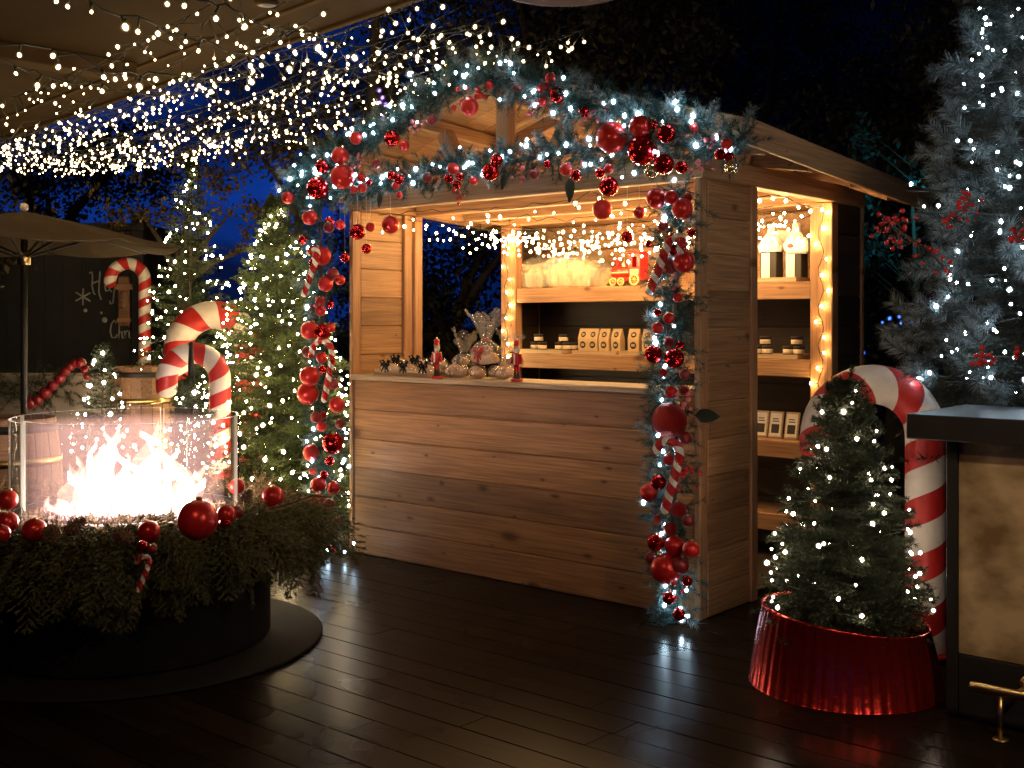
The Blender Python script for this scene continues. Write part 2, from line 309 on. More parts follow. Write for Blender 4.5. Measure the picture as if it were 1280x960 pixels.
M['collar'] = mottled('red_metal_collar', (.42, .02, .02), (.55, .035, .03), 4, .24, metal=.85, bump=.15, bscale=30)
M['cane'] = striped('cane_stripes', (.52, .022, .018), (.74, .68, .60), k=-1.0)
M['twist'] = striped('glitter_cane', (.5, .02, .02), (.8, .78, .72), glit=True)
M['fir'] = needle_mat('fir_needles', (.038, .060, .020), (.105, .14, .045))
M['fir_dark'] = needle_mat('dark_fir_needles', (.022, .036, .016), (.05, .075, .03))
M['plastic_fir'] = needle_mat('plastic_fir_needles', (.022, .032, .016), (.065, .08, .045))
M['garland'] = needle_mat('garland_needles', (.014, .042, .038), (.045, .105, .10))
M['frost'] = needle_mat('frosted_needles', (.045, .08, .075), (.38, .44, .43), .45)
M['frost_tree'] = needle_mat('tree_frost_needles', (.025, .045, .044), (.27, .32, .33), .5)
M['frost_grey'] = needle_mat('grey_frosted_needles', (.012, .020, .017), (.06, .075, .068), .5)
M['olive'] = needle_mat('olive_needles', (.05, .06, .02), (.16, .16, .07))
M['cedar'] = needle_mat('cedar_fronds', (.085, .086, .036), (.16, .155, .068), .5)
M['moss'] = needle_mat('dried_sprigs', (.26, .17, .08), (.5, .36, .2), .4)
M['leafdark'] = needle_mat('dark_leaves', (.055, .046, .028), (.075, .062, .038), .6)
M['leafgold'] = needle_mat('autumn_leaves', (.12, .085, .025), (.2, .15, .05), .6)
M['leaffar'] = needle_mat('night_leaves', (.03, .032, .022), (.045, .045, .03), .6)
M['leaf_teal_lit'] = needle_mat('teal_lit_leaves', (.03, .10, .09), (.05, .16, .14), .5)  # teal light on the foliage is put into the leaf colour
M['cone'] = mottled('pine_cone', (.08, .04, .02), (.2, .12, .07), 40, .8)
M['bigleaf'] = mat('glossy_leaf', (.010, .022, .014), .35)
M['pit'] = mottled('pit_shell', (.008, .007, .006), (.012, .010, .009), 5, .75); M['pit'].node_tree.nodes['Principled BSDF'].inputs['Specular IOR Level'].default_value = .15
M['rocks'] = mottled('lava_rock', (.16, .10, .09), (.45, .32, .29), 40, .8, .8)
# ------------------------------------------------------------------ foliage and light strings
ICO1 = None
def tri_mesh(name, tris, tipv, m, mats=None, idx=None):
    n = len(tris); k = tris.shape[1]; me = bpy.data.meshes.new(name)
    me.vertices.add(n*k); me.vertices.foreach_set('co', tris.reshape(-1).astype(np.float32))
    me.loops.add(n*k); me.loops.foreach_set('vertex_index', np.arange(n*k, dtype=np.int32))
    me.polygons.add(n); me.polygons.foreach_set('loop_start', np.arange(0, n*k, k, dtype=np.int32)); me.polygons.foreach_set('loop_total', np.full(n, k, dtype=np.int32))
    at = me.attributes.new('tip', 'FLOAT', 'POINT'); at.data.foreach_set('value', np.tile(np.array(tipv, dtype=np.float32), n))
    for q in (mats or [m]): me.materials.append(q)
    if idx is not None: me.polygons.foreach_set('material_index', idx.astype(np.int32))
    me.update(calc_edges=True); return me
def unit(a): return a/np.maximum(np.linalg.norm(a, axis=-1, keepdims=True), 1e-9)
def needles(P0, P1, k, length, width, ang, rg, jit=.3):
    """k thin needles spread round every twig P0-P1"""
    P0 = np.repeat(np.asarray(P0, float), k, 0); P1 = np.repeat(np.asarray(P1, float), k, 0); n = len(P0)
    a = unit(P1-P0); r = rg.normal(size=(n, 3)); p = unit(r-(r*a).sum(1, keepdims=True)*a)
    t = rg.random((n, 1)); an = ang*(1+jit*rg.normal(size=(n, 1))*.5)
    d = a*np.cos(an)+p*np.sin(an); base = P0+(P1-P0)*t
    s = unit(np.cross(d, rg.normal(size=(n, 3))))*width*.5
    L = length*(.7+.5*rg.random((n, 1)))
    return np.stack([base-s, base+s, base+d*L], 1)
def leaves(C, size, rg, asp=.5):
    """diamond leaves at the points C"""
    n = len(C); d = unit(rg.normal(size=(n, 3))); s = unit(np.cross(d, rg.normal(size=(n, 3)))); L = size*(.6+.8*rg.random((n, 1)))
    return np.stack([C-d*L*.5, C+s*L*asp*.5, C+d*L*.5, C-s*L*asp*.5], 1)
def fir_twigs(z0, z1, rad, nb, rg, up0=-.1, up1=.7, step=.055, droop=.12, pw=.85, tw=.38):
    """twigs of a conical fir: boughs round a trunk, each with side twigs"""
    A = []; Bq = []
    for i in range(nb):
        f = ((i+rg.random())/nb)**1.25; z = z0+(z1-z0)*f; Lb = rad*((1-f)**pw)*(.82+.3*rg.random())+.03
        az = i*2.39996+rg.normal()*.25; el = up0+(up1-up0)*f+rg.normal()*.1
        d = np.array([math.cos(az)*math.cos(el), math.sin(az)*math.cos(el), math.sin(el)]); sd = np.array([-math.sin(az), math.cos(az), 0])
        m = max(3, int(Lb/step)); prev = np.array([0, 0, z])
        for q in range(1, m+1):
            g = q/m; p = np.array([0, 0, z])+d*Lb*g+np.array([0, 0, -droop*Lb*g*g]); A.append(prev); Bq.append(p)
            if g > .12:
                for sgn in (-1, 1):
                    l2 = (tw*Lb*(1-g)+.035)*(.7+.5*rg.random()); v = d*.75+sd*sgn*.8+np.array([0, 0, rg.normal()*.22]); v /= np.linalg.norm(v)
                    A.append(p); Bq.append(p+v*l2)
            prev = p
    return np.array(A), np.array(Bq)
def trunk(name, z1, r0, parent, z0=0, m=None):
    mb = MB(); n = 7; mb.tube([(.01*math.sin(i*1.7), .01*math.cos(i*2.1), z0+(z1-z0)*i/(n-1)) for i in range(n)], [r0*(1-.9*i/(n-1)) for i in range(n)], 8)
    return mb.build(name, m or M['bark'], parent)
def ico(sub, r, name, m, drop=False):
    bm = bmesh.new(); bmesh.ops.create_icosphere(bm, subdivisions=sub, radius=r)
    if drop:
        for v in bm.verts: v.co.z *= 1.35
    me = bpy.data.meshes.new(name); bm.to_mesh(me); bm.free(); me.materials.append(m)
    for p in me.polygons: p.use_smooth = True
    return me
BULB = {}; HALOM = {}; HALOR = 1.9
def halo_mat(m):
    """see-through halo shell added round each bulb: its faint glow imitates camera bloom"""
    if m.name not in HALOM:
        c = m.node_tree.nodes['Emission'].inputs[0].default_value; q = bpy.data.materials.new(m.name+'_cap'); q.use_nodes = True; N = q.node_tree.nodes; K = q.node_tree.links; N.clear()  # '_cap' is the added halo shell's material, not a real cap
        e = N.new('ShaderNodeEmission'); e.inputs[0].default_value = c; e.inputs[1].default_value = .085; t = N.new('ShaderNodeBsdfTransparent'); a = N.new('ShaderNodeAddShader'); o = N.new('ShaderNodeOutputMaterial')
        K.new(e.outputs[0], a.inputs[0]); K.new(t.outputs[0], a.inputs[1]); K.new(a.outputs[0], o.inputs[0]); q.cycles.emission_sampling = 'NONE'; HALOM[m.name] = q
    return HALOM[m.name]
def bulb_mesh(m, r, sub=1):
    k = (m.name, round(r, 4), sub)
    if k not in BULB:
        me = ico(sub, r, 'bulb', m, True); bm = bmesh.new(); bm.from_mesh(me); n0 = len(bm.faces)
        for kq in (1.45, 2.2 if m.name.startswith('cool') else 1.95): bmesh.ops.create_icosphere(bm, subdivisions=2, radius=r*kq)  # two added halo shells per bulb for a bloom-like falloff
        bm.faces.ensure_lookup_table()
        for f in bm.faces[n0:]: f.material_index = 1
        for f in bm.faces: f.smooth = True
        bm.to_mesh(me); bm.free(); me.materials.append(halo_mat(m)); BULB[k] = me
    return BULB[k]
def wire_obj(paths, r, root, n=4):
    mb = MB()
    for p in paths: mb.tube(p, r, n)
    return mb.build('wire', M['wire'], root)
def socket_mb(pts, r, ln=.016):
    mb = MB()
    for p, u in pts:
        p = Vector(p); u = Vector(u).normalized(); mb.tube([p-u*ln*1.6, p-u*ln*.3], [r*.9, r*.75], 5)
    return mb
CAMP = np.array([0, 0, H])
def light_string(name, label, pts, m, r, wires=None, wr=.0022, group=None, cat='fairy lights', sub=1, limit=100, origin=None, sockets=False):
    """a string of lights: wire, and every bulb a part (past the limit the farther ones are one part)"""
    pts = [Vector(p) for p in pts]; o = Vector(origin) if origin is not None else pts[0].copy()
    root = thing(name, label, cat, o, 0, group)
    if wires: wire_obj([[Vector(q)-o for q in p] for p in wires], wr, root)
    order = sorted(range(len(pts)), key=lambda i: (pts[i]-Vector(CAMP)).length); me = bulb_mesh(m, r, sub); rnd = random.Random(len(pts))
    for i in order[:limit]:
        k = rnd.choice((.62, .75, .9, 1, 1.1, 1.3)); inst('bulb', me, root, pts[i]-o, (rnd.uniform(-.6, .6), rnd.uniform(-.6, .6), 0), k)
    if sockets:
        mb = socket_mb([((pts[i]-o)+Vector((0, 0, r*1.2)), (0, 0, -1)) for i in order[:limit]], r*.8); mb.build('socket', M['socket'], root)['kind'] = 'stuff'
    rest = order[limit:]
    if rest:
        mb = MB(); bm = bmesh.new(); bmesh.ops.create_icosphere(bm, subdivisions=1, radius=r); bm.verts.index_update()
        V = [v.co.copy() for v in bm.verts]; Fc = [tuple(v.index for v in f.verts) for f in bm.faces]; bm.free()
        for i in rest: mb.add([v+pts[i]-o for v in V], Fc, 0, True)
        mb.build('bulb', m, root)['kind'] = 'stuff'
    return root
def tree_lights(name, label, base, z0, z1, rad, n, m, r, rg, pw=.85, turns=9, wr=.002, inner=.86, group=None, front=True):
    """bulbs wound round a conical tree on a wire; the side towards the camera keeps its bulbs at the needle tips"""
    base = Vector(base); pts = []; wire = []
    for i in range(n):
        f = ((i+.5)/n); f = 1-(1-f)**.62; f = min(.985, max(0, f+rg.normal()*.015)); z = z0+(z1-z0)*f
        a = i*2*math.pi*turns/n+rg.normal()*.28; rr = (rad*((1-f)**pw))*(inner+.2*rg.random())+.02
        p = base+Vector((rr*math.cos(a), rr*math.sin(a), z)); pts.append(p)
        if i % 2 == 0: wire.append(p+Vector((0, 0, -.012))-Vector((math.cos(a), math.sin(a), 0))*.03)
    return light_string(name, label, pts, m, r, [wire], wr, origin=base, group=group)
def sprigs(path, n, rad, ln, rg, out=None, flat=1.0):
    """short sprigs standing out all round a garland's path"""
    path = np.array([tuple(p) for p in path]); seg = np.linalg.norm(np.diff(path, axis=0), axis=1); cum = np.concatenate([[0], np.cumsum(seg)])
    A = []; Bq = []
    for i in range(n):
        s = cum[-1]*(i+rg.random())/n; k = min(len(seg)-1, np.searchsorted(cum, s, 'right')-1); t = (s-cum[k])/seg[k]
        p = path[k]*(1-t)+path[k+1]*t; ax = (path[k+1]-path[k])/seg[k]; r = rg.normal(size=3); r -= ax*np.dot(r, ax); r /= np.linalg.norm(r)
        if out is not None and np.dot(r, out) < -.3: r = -r
        d = r*.85+ax*rg.normal()*.55; d /= np.linalg.norm(d); b = p+r*rad*rg.random()*.5; A.append(b); Bq.append(b+d*ln*(.6+.7*rg.random()))
    return np.array(A), np.array(Bq)
def cloud_tree(name, label, cat, loc, clumps, nleaf, size, m, rg, trunk_h, trunk_r, limbs=True, group=None, asp=.5):
    """broad-leaved tree: trunk with limbs reaching into clumps of leaves"""
    root = thing(name, label, cat, loc, rg.random()*.01, group); mb = MB()
    mb.tube([(0, 0, -.02), (.05, .03, trunk_h*.5), (0, .05, trunk_h)], [trunk_r, trunk_r*.8, trunk_r*.6], 8)
    C = []
    for (x, y, z, rx, rz) in clumps:
        mid = Vector((x*.4, y*.4, trunk_h+(z-trunk_h)*.45)); mb.tube([(0, .05, trunk_h*.96), mid, (x, y, z)], [trunk_r*.55, trunk_r*.35, trunk_r*.1], 6)
        n = int(nleaf*rx*rx*rz); sub = max(4, int(n/45)); v = unit(rg.normal(size=(sub, 3)))*(.45+.6*rg.random((sub, 1)))
        cs = v*np.array([rx, rx, rz])+np.array([x, y, z]); k = rg.integers(0, sub, n)
        C.append(cs[k]+rg.normal(size=(n, 3))*np.array([.16, .16, .12])*min(1.2, rx))
    mb.build('trunk', M['bark'], root); me = tri_mesh('crown', leaves(np.concatenate(C), size, rg, asp), [0, .5, 1, .5], m); inst('crown', me, root)
    return root
# ------------------------------------------------------------------ ground, deck
rg = np.random.default_rng(7); rnd = random.Random(5)
g = MB(); g.add([(-300, -300, -.10), (300, -300, -.10), (300, 300, -.10), (-300, 300, -.10)], [(0, 1, 2, 3)]); struct(g.build('ground', M['soil']))
dk = MB(); pw = .152
for j in range(-46, 40):
    y0 = j*pw; x = -9+rnd.uniform(-1.4, 0)
    while x < 9:
        l = rnd.choice((2.4, 3.0, 3.6)); z = rnd.uniform(-.0012, .0012); dk.box((x+.001, y0+.0022, -.03+z), (x+l-.001, y0+pw-.0022, z), bev=.0012); x += l
dk.box((-9, -46*pw, -.06), (9, 40*pw, -.034))
struct(dk.build('deck', M['deck'], None, L0, (0, 0, TH)))

# ------------------------------------------------------------------ market stall
st = thing('market_stall', 'open timber Christmas market stall with plank walls, counter and gabled roof', 'market stall', L0, TH)
PH = .182
def planks(name, x0, x1, y0, y1, z0, z1, m, horiz=True, out=None):
    mb = MB(); z = z1
    while z > z0+.01:
        zb = max(z0, z-PH); mb.box((x0, y0, zb+.0025), (x1, y1, z-.0025), bev=.004); z -= PH
    ix, iy = min(.004, (x1-x0)/4), min(.004, (y1-y0)/4); mb.box((x0+ix+.004, y0+iy+.004, z0), (x1-ix-.004, y1-iy-.004, z1))
    return mb.build(name, m, st)
def post(x0, x1, y0, y1, z0, z1, name='post', m='beam_z'): return MB().box((x0, y0, z0), (x1, y1, z1), bev=.005).build(name, M[m], st)
planks('counter_front', .036, W-.036, 0, .03, 0.0, 1.085, M['front_wood'])
MB().box((.03, -.035, 1.087), (W-.045, .30, 1.118), bev=.004).build('counter_top', M['counter'], st)
post(0, .034, -.012, .06, 0, 2.148); post(W-.034, W, -.012, .06, 0, 2.148)
planks('side_panel', -.002, .028, .062, .425, 0, 2.148, M['side_wood']); planks('side_panel', W-.028, W+.002, .062, .475, 0, 2.148, M['side_wood'])
post(-.01, .05, .428, .50, 0, 2.148); post(-.004, .07, .503, .575, 0, 2.148); post(W-.06, W+.012, .478, .545, 0, 2.148)
post(-.005, .135, 1.45, 1.53, 0, 2.148); post(W-.135, W+.005, 1.45, 1.53, 0, 2.148)
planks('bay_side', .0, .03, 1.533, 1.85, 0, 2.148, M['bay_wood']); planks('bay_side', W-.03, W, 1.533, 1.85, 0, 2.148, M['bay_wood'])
post(W-.03, W+.01, 1.852, 1.892, 0, 2.148, 'post', 'beam_z'); post(-.01, .03, 1.852, 1.892, 0, 2.148)
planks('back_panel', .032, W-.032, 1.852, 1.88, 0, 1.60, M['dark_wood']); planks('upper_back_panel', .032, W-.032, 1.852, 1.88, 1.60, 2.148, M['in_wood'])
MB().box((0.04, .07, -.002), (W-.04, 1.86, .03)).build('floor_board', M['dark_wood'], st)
for z in (1.69, 1.225, .735, .29):
    s = MB().box((.137, 1.46, z-.105), (W-.137, 1.50, z-.002), bev=.004).box((.034, 1.503, z-.03), (W-.034, 1.85, z-.001)).build('shelf', M['beam_x'], st)
# wall plates and tie beams
for x0, x1 in ((-.012, .075), (W-.075, W+.012)): MB().box((x0, -.01, 2.150), (x1, 1.9, 2.262), bev=.005).build('wall_plate', M['beam_y'], st)
for y in (-.012, .50, .97, 1.452): MB().box((.077, y, 2.142), (W-.077, y+.07, 2.262), bev=.005).build('tie_beam', M['beam_x'], st)
MB().box((.077, 1.535, 2.152), (W-.077, 1.88, 2.172)).build('bay_ceiling', M['in_wood'], st)
# roof: ridge front to back, tilted a little to the back
ZR, ZE, DY, OV, Y0, Y1 = 2.80, 2.345, -.065, .31, -.14, 2.08
def slope(x0, x1, lo, hi, name, mt, y0=Y0, y1=Y1):
    mb = MB(); n = 12
    for i in range(n):
        ya, yb = y0+(y1-y0)*i/n+.002, y0+(y1-y0)*(i+1)/n-.002
        c = []
        for yy in (ya, yb):
            for (xx, zz) in ((x0, ZE+DY*yy), (x1, ZR+DY*yy)): c += [(xx, yy, zz+lo), (xx, yy, zz+hi)]
        mb.add(c, [(0, 1, 3, 2), (4, 6, 7, 5), (0, 4, 5, 1), (2, 3, 7, 6), (1, 5, 7, 3), (0, 2, 6, 4)])
    return mb.build(name, mt, st)
slope(-OV, W/2, 0, .022, 'roof', M['roof_wood']); slope(W+OV, W/2, 0, .022, 'roof', M['roof_wood'])
for sx in (-1, 1):
    xe = W/2+sx*(W/2+OV)
    MB().beam((xe+sx*.014, Y0, ZE+DY*Y0-.030), (xe+sx*.014, Y1, ZE+DY*Y1-.030), .024, .125).build('eave_board', M['beam_y'], st)
    for yy in (Y0-.016, Y1+.016): MB().beam((xe, yy, ZE+DY*yy-.02), (W/2, yy, ZR+DY*yy-.02), .026, .10, up=Vector((0, -1, 0)).cross(Vector((1, 0, 0)))).build('barge_board', M['beam_x'], st)
    for f in (.33, .66):
        xx = xe+(W/2-xe)*f; zz = ZE+(ZR-ZE)*f-.045
        MB().beam((xx, Y0+.02, zz+DY*Y0), (xx, Y1-.02, zz+DY*Y1), .05, .075).build('purlin', M['beam_y'], st)
    for y in (.05, .55, 1.05, 1.55):      # rafter tails that close the eaves
        xa = W/2+sx*(W/2+OV-.02); xb = W/2+sx*(W/2-.02); za = ZE+DY*y-.04; zb = 2.20
        mb = MB(); mb.prism([(xa, ZE+DY*y-.008), (xa, ZE+DY*y-.10), (xb, 2.265), (xb, ZE+(ZR-ZE)*(OV/(W/2+OV))+DY*y-.01)], y, y+.05); mb.build('rafter_tail', M['beam_x'], st)
MB().beam((W/2, Y0+.02, ZR-.065+DY*Y0), (W/2, Y1-.02, ZR-.065+DY*Y1), .05, .11).build('ridge_beam', M['beam_y'], st)
for (xb, xt, zt) in ((.98, .80, 2.555), (W/2, W/2, 2.70), (W-.98, W-.80, 2.555)):
    MB().beam((xb, .025, 2.264), (xt, .025, zt), .085, .075, up=Vector((0, 1, 0))).build('gable_strut', M['beam_z'], st)
for y in (.55, 1.05):
    for sx in (-1, 1): MB().beam((W/2+sx*.03, y, ZR-.10+DY*y), (W/2+sx*(W/2-.02), y, 2.29), .05, .08).build('rafter', M['beam_x'], st)
mb = MB(); yb = 1.89
for i in range(4):
    z0, z1 = 2.264+i*.14, 2.264+(i+1)*.14-.004; h = lambda z: max(0, (ZR+DY*yb-.03-z)/(ZR-ZE)*(W/2+OV)); a, b2 = min(W/2, h(z0)), min(W/2, h(z1))
    if b2 > .02: mb.prism([(W/2-a, z0), (W/2+a, z0), (W/2+b2, z1), (W/2-b2, z1)], yb-.02, yb)
mb.build('back_gable', M['in_wood'], st)

# ------------------------------------------------------------------ patio roof, upper left
Zc = 3.02
e0 = on_plane(110, 107, Vector((0, 0, 1)), Zc); e1 = on_plane(320, 28, Vector((0, 0, 1)), Zc)
xd = (e1-e0).normalized(); yd = Vector((-xd.y, xd.x, 0)); rz = math.atan2(xd.y, xd.x)
pr = thing('patio_roof', 'tan plastered patio roof with a slim edge trim, hung with fairy lights', 'roof', (e0.x, e0.y, 0), rz)
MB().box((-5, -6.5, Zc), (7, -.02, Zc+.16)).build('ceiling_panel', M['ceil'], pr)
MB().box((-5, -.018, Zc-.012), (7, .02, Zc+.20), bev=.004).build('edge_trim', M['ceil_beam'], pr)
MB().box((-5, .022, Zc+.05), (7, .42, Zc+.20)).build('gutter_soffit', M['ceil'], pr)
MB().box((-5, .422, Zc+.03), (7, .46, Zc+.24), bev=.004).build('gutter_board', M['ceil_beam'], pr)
for xx in (-2.2, .72): MB().box((xx, -6.4, Zc-.10), (xx+.16, -.06, Zc-.001), bev=.006).build('roof_beam', M['ceil_beam'], pr)
for (x0, x1, y0, y1) in ((-.6, .5, -2.0, -.75), (-3.5, -2.3, -2.0, -.9)): MB().box((x0, y0, Zc-.006), (x1, y1, Zc-.0005)).build('dark_panel', M['black'], pr)
for (x, y) in ((-4.5, -6), (6.5, -6)): MB().box((x, y, 0), (x+.16, y+.16, Zc-.002), bev=.006).build('roof_post', M['ceil_beam'], pr)
q = on_plane(333, 6, Vector((0, 0, 1)), Zc-.17)
dl = thing('downlight', 'small unlit tan cylinder downlight on the patio roof', 'ceiling light', (q.x, q.y, Zc))
MB().lathe([(.001, -.17), (.048, -.17), (.055, -.165), (.055, 0), (.001, 0)], 20).build('housing', M['ceil_beam'], dl)
MB().lathe([(.001, -.1735), (.035, -.1735), (.040, -.171), (.001, -.171)], 16).build('lens', M['black'], dl)
q = P(706, -15, 5.0)
pl = thing('pendant_lamp', 'wide brown drum lamp shade hanging at the top edge of the photo', 'lamp', q)
MB().lathe([(.001, .02), (.27, .02), (.285, 0), (.30, 0), (.30, .22), (.286, .22), (.27, .03)], 40).build('lamp_shade', mottled('brown_shade', (.12, .05, .018), (.16, .07, .026), 6, .6), pl)
MB().tube([(0, 0, .02), (0, 0, 1.2)], .008).build('cord', M['black'], pl)

def hung_lamp(loc, watts, label):
    o = thing('hanging_lamp', label, 'lamp', loc, 0, None); MB().lathe([(.03, .16), (.05, .15), (.15, .02), (.16, 0), (.152, 0), (.144, .02), (.046, .14), (.028, .15)], 28).build('lamp_shade', M['black'], o)
    MB().tube([(0, 0, .15), (0, 0, Zc-loc[2])], .006, 6).build('cord', M['black'], o); MB().ball((0, 0, .055), .03, 12).build('bulb', glow('lamp_bulb', (1, .62, .30), 12, 'NONE'), o)
    la = bpy.data.lights.new('lamp_light', 'POINT'); la.color = (1, .58, .27); la.energy = watts; la.shadow_soft_size = .03; q = bpy.data.objects.new('lamp_light', la); link(q, o); q.location = (0, 0, -.005)
def globe_lamp(loc, watts, label):
    o = thing('globe_lamp', label, 'lamp', loc); MB().ball((0, 0, 0), .11, 20).build('globe', clear('lamp_globe', (1, .98, .95), 1, .05), o); MB().ball((0, 0, -.01), .03, 12).build('bulb', glow('globe_bulb', (1, .72, .46), 30, 'NONE'), o)
    MB().tube([(0, 0, .105), (0, 0, .17)], .03, 12).tube([(0, 0, .165), (0, 0, Zc-loc[2])], .006, 6).build('cord', M['black'], o)
    la = bpy.data.lights.new('globe_light', 'POINT'); la.color = (1, .72, .46); la.energy = watts; la.shadow_soft_size = .035; q = bpy.data.objects.new('globe_light', la); link(q, o); q.location = (0, 0, -.01)
globe_lamp((1.8, 1.7, 2.15), 310, 'warm lit glass globe lamp hanging over the patio beside the bar'); hung_lamp((-1.1, 2.0, 2.55), 42, 'warm lit black cone lamp hanging over the patio before the fire pit')
# ------------------------------------------------------------------ far left: hut wall, ledge, parasol
dW = 12.2
hw = thing('bar_hut', 'dark boarded bar hut behind the parasol with chalk lettering on its wall', 'hut', P(172, HY, dW).to_2d().to_3d()+Vector((0, 0, 0)))
mb = MB()
for i in range(28): mb.box((-5.6+i*.2, 0, 0), (-5.6+i*.2+.196, .04, 2.42))
mb.box((-5.6, .008, 0), (0, .036, 2.42)); mb.build('wall', M['blackboard'], hw)
MB().box((-.05, -.06, 0), (.08, .05, 2.62), bev=.006).build('corner_post', M['black'], hw)
MB().box((-5.7, -.1, 2.425), (.1, 2.4, 2.5)).build('roof', M['black'], hw)
MB().box((.0, .05, 0), (.06, 2.3, 2.42)).build('side_wall', M['blackboard'], hw)
def chalk(strokes, sc_, x, z):
    mb = MB()
    for s in strokes: mb.tube([(x+a*sc_, -.006, z+b*sc_) for a, b in s], .009, 5)
    return mb
def hp(px, py): p = P(px, py, dW); return p.x-hw.location.x, p.z
SH = [[(0, 1), (.12, 1.05), (.15, .8), (.12, .4), (.2, .05), (.28, 0)], [(.12, .5), (.35, .6), (.5, .62)], [(.5, 1.1), (.46, .6), (.44, .1), (.55, -.25)]]
SA = [[(.95, .5), (.8, .55), (.72, .35), (.78, .15), (.92, .2), (.96, .5), (.96, .2), (1.05, .12)], [(1.2, .5), (1.15, .1), (1.1, -.4), (.98, -.45), (.95, -.3)]]
SC = [[(.45, .95), (.3, 1.15), (.12, .9), (.05, .45), (.15, .05), (.38, .05), (.48, .25)], [(.6, 1.15), (.62, .6), (.58, 0), (.65, .4), (.78, .45), (.8, .1), (.86, 0)],
      [(.95, .5), (.98, 0), (1.0, .35), (1.15, .5)], [(1.25, .5), (1.24, .1), (1.3, 0)], [(1.25, .72), (1.26, .74)], [(1.55, .5), (1.42, .48), (1.42, .32), (1.55, .22), (1.52, .04), (1.38, .02)]]
x_, z_ = hp(112, 368); chalk(SH+SA, .23, x_, z_).build('lettering', M['chalk'], hw)
x_, z_ = hp(137, 423); chalk(SC, .17, x_, z_).build('lettering', M['chalk'], hw)
sn = MB(); x_, z_ = hp(104, 371)
for a in range(3):
    a = a*math.pi/3+.5; sn.tube([(x_-.09*math.cos(a), -.006, z_-.09*math.sin(a)), (x_+.09*math.cos(a), -.006, z_+.09*math.sin(a))], .010, 5)
for px, py, r in ((107, 388, .02), (131, 400, .03), (127, 391, .014)):
    x_, z_ = hp(px, py); MB().ball((x_, -.004, z_), r, 10, 0, (1, .3, 1)).build('chalk_dot', M['chalk'], hw)
sn.build('snowflake', M['chalk'], hw)
# low wall with a ledge and a planter of greenery
lw = thing('low_wall', 'low beige wall with a pale ledge in front of the dark hut', 'wall', G(60, 640)*1.0)
lw.location = (P(20, HY, 9.6).x, 9.6, 0)
MB().box((-3, 0, 0), (.75, .3, .93), bev=.01).build('wall', M['stone'], lw)
MB().box((-3, -.06, .932), (.8, .4, 1.0), bev=.01).build('ledge', M['stone'], lw)
# greenery along the wall
gs = thing('evergreen_swag', 'dark evergreen swag laid along the low beige wall', 'garland', (lw.location.x, 9.5, .82))
A, Bq = sprigs([(-2.6, 0, .1), (-1.2, -.05, .08), (-.2, -.05, .05), (.55, -.02, .08)], 420, .11, .2, rg)
inst('foliage', tri_mesh('swag', needles(A, Bq, 40, .045, .004, .8, rg), [0, 0, 1], M['fir_dark']), gs)
bg_ = thing('bead_garland', 'string of large wine red beads looped down over the low wall', 'bead garland', P(40, 505, 9.3))
for px, py, r in ((38, 504, 8), (47, 500, 7), (57, 491, 8), (66, 482, 7), (75, 473, 7), (82, 464, 6), (88, 458, 6), (94, 454, 6), (101, 454, 7), (107, 462, 6), (109, 470, 5)):
    inst('bead', ico(2, r/F*9.3, 'bead', M['red_dark']), bg_, P(px, py, 9.3)-bg_.location)
# parasol
dp = 8.8; c = P(30, HY, dp); pa = thing('parasol', 'open beige garden parasol with dark ribs and a pole', 'parasol', (c.x, c.y, 0))
rc = 1.17; zp = H+(HY-264)/F*dp; ze = H+.60; n = 8
mb = MB(); prof = [(0.001, zp), (.18, zp-.035), (.55, ze+.14), (.9, ze+.045), (rc, ze)]; vs = []; fs = []
for sgn in (0, -.012):
    for (r, z) in prof:
        for j in range(n*4):
            a = 2*math.pi*j/(n*4)+.2; k = (j % 4)/4; sagr = 1-.05*math.sin(math.pi*k)*(r/rc); vs.append((r*sagr*math.cos(a), r*sagr*math.sin(a), z+sgn-.035*math.sin(math.pi*k)*(r/rc)))
m_ = n*4; k = len(prof)
for sh in (0, 1):
    for i in range(k-1):
        for j in range(m_):
            q4 = (sh*k*m_+i*m_+j, sh*k*m_+i*m_+(j+1) % m_, sh*k*m_+(i+1)*m_+(j+1) % m_, sh*k*m_+(i+1)*m_+j); fs.append(q4 if sh else q4[::-1])
for j in range(m_): fs.append(((k-1)*m_+j, (k-1)*m_+(j+1) % m_, (2*k-1)*m_+(j+1) % m_, (2*k-1)*m_+j))
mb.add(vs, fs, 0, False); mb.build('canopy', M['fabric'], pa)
mb = MB(); mb.tube([(0, 0, 0), (0, 0, zp-.06)], .026, 10); mb.build('pole', M['black'], pa)
MB().lathe([(.001, ze-.16), (.05, ze-.16), (.05, ze-.06), (.001, ze-.06)], 12).build('hub', M['brass'], pa)
MB().ball((0, 0, zp+.03), .035, 10).build('finial', M['white_paint'], pa)
MB().lathe([(.001, 0), (.3, 0), (.3, .07), (.05, .09), (.001, .09)], 20).build('base', M['black'], pa)
for j in range(8):
    a = 2*math.pi*j/8+.2; ca, sa = math.cos(a), math.sin(a)
    MB().beam((.03*ca, .03*sa, ze-.10), (.62*ca, .62*sa, ze+.085), .022, .018).beam((.1*ca, .1*sa, zp-.06), (rc*.98*ca, rc*.98*sa, ze-.016), .02, .014).build('rib', M['black'], pa)
